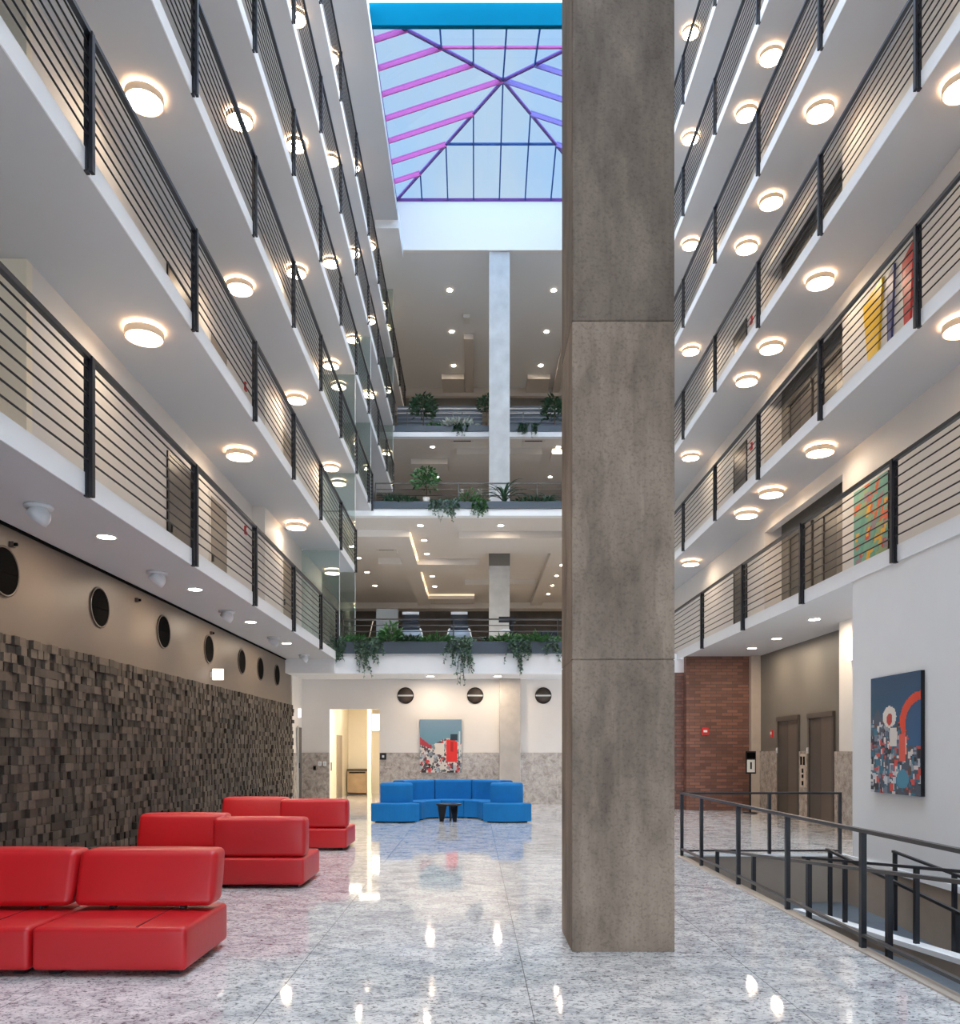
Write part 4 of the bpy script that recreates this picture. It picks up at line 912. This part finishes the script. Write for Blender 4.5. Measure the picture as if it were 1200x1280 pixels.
fern('palm', 'dark green palm in front of the slim column on the middle terrace', (at(630, yB), yB, zB), 30, 1.35, 'leafdark', .055, up=1.15)
fern('fern', 'pale green fern in the middle terrace planter beside the big column', (at(684, yB), yB, zB), 40, .75, 'leafgrey', .03)
bush('ground_cover', 'green ground cover in the middle terrace planter, right', (at(668, yB), yB, zB), 1.6, .3, 300, 'leafdark')
yC, zC = 38.85, 17.3
tree('tree', 'tall dark leafy tree at the left of the highest terrace planter', (at(529, yC), yC, zC - .05), 1.6, .62, 330, 'leafdark', False, .26)
tree('tree', 'tall dark leafy tree at the right of the highest terrace planter', (at(692, yC), yC, zC - .05), 1.5, .6, 330, 'leafdark', False, .26)
tree('tree', 'tall slim leafy tree beside the slim column on the highest terrace', (at(608, yC), yC, zC - .05), 1.6, .4, 180, 'leafdark', False, .24)
bush('pale_shrub', 'pale spreading shrub in the highest terrace planter', (at(573, yC), yC - .1, zC), 1.6, .42, 170, 'leafwhite', ls=.26)
vine('trailing_ivy', 'dark ivy trailing over the highest terrace planter under the pale shrub', (at(577, yC), 38.7, zC), .7, .6, 14, 'leafdark')
vine('trailing_ivy', 'dark ivy trailing over the highest terrace planter right of the column', (at(660, yC), 38.7, zC), .9, .7, 18, 'leafdark')
bush('ground_cover', 'low green tufts in the highest terrace planter, left', (at(545, yC), yC, zC), .9, .25, 120, 'leaf')
# slatted blinds behind the highest terrace
for i, (xa, xb) in enumerate(((-4.0, .4), (1.0, 4.6))):
    t = thing('slatted_screen', 'dark slatted screen on the highest terrace, %s of the column' % ('left' if i == 0 else 'right'), 'screen', (xa, 41.5, 17.04))
    MB().box(0, xb - xa, .03, .06, 0, 2.45).build('backing', M['planter'], t)
    for k in range(10): MB().box(0, xb - xa, -.02, .03, .2 + k * .23, .27 + k * .23).build('slat', M['lightgrey'] if k > 7 else M['steel'], t)

# ------------------------------------------------------------------ gym machines
def treadmill(label, x, y=24.1):
    t = thing('treadmill', label, 'treadmill', (x, y, 4.31), group='treadmills on the gym terrace')
    MB().box(-.4, .4, 0, 1.9, 0, .18).build('deck', M['steel'], t); MB().box(-.26, .26, .15, 1.85, .18, .2).build('belt', M['dark'], t)
    for s in (-1, 1):
        MB().tube([(s * .40, .1, 0), (s * .39, .08, .55), (s * .31, .05, .95), (s * .26, .1, 1.0)], [.035, .03, .028, .025], 8).build('upright', M['lightgrey'], t)
        MB().tube([(s * .33, .1, .90), (s * .33, .6, .88)], .022, 8).build('handle', M['black'], t)
    m = MB(); rbox(m, -.33, .33, -.02, .1, .42, .92, .05, 3, .03, 4, .1); m.build('motor_hood', M['steel'], t)
    MB().box(-.22, .22, -.04, -.02, .60, .68).build('hood_stripe', M['screen'], t)
    m = MB(); rbox(m, -.30, .30, .06, .2, .95, 1.06, .03, 3); m.build('console', M['screen'], t)
    MB().box(-.24, .24, .1, .14, 1.06, 1.42).build('screen', M['screen'], t); MB().box(-.25, .25, .08, .13, 1.42, 1.50).build('screen_hood', M['lightgrey'], t)
    return t
treadmill('grey treadmill seen from its front, left one on the gym terrace', (513 - CX) * .0241)
treadmill('grey treadmill seen from its front, left of the slim column on the gym terrace', (574 - CX) * .0241)
t = thing('exercise_bike', 'black exercise machine with a wide screen in front of the slim column', 'exercise machine', ((634 - CX) * .0245, 24.5, 4.31))
MB().box(-.3, .3, -.04, .04, 0, .08).build('foot', M['black'], t); MB().tube([(.12, 0, .08), (.14, .05, .7), (.12, 0, 1.3)], .07, 10).build('frame', M['black'], t); MB().box(-.26, .26, -.04, .0, 1.22, 1.40).build('screen', M['screen'], t)
MB().lathe([(.0001, -.05), (.24, -.05), (.24, .05), (.0001, .05)], 24, 'y', (-.05, .1, .55)).build('flywheel_cover', M['black'], t); MB().tube([(-.22, -.02, .95), (-.1, -.05, 1.0), (.12, 0, .98)], .025, 8).build('handlebar', M['lightgrey'], t); MB().box(-.2, .05, .5, .8, .8, .9).build('saddle', M['black'], t)
t = thing('monitor', 'dark monitor on a stand in the gym beside the big column', 'monitor', ((686 - CX) * .026, 26, 4.31)); MB().box(-.32, .32, -.02, .02, .85, 1.2).build('screen', M['screen'], t); MB().box(-.03, .03, 0, .04, .03, .85).build('pole', M['black'], t); MB().box(-.2, .2, -.15, .15, 0, .03).build('base', M['black'], t)
t = thing('staircase', 'dark open staircase at the far left of the gym', 'staircase', (-5.15, 34.5, 4.31))
m = MB()
for k in range(12): m.box(-.7, .3, k * .28, k * .28 + .3, k * .2, k * .2 + .05)
m.build('tread', M['dark'], t); MB().beam((.35, 0, .1), (.35, 3.3, 2.5), .06, .3).build('stringer', M['black'], t); MB().beam((.35, 0, 1.0), (.35, 3.3, 3.4), .04, .04).build('handrail', M['railgrey'], t)
t = tag(MB().box(-.17, .17, -.3, .3, -.2, 0).build('ceiling_plate', M['pot'], None, (-.4, 40.4, SOF[8])), 'small pale square plate on the highest terrace ceiling', 'ceiling plate')
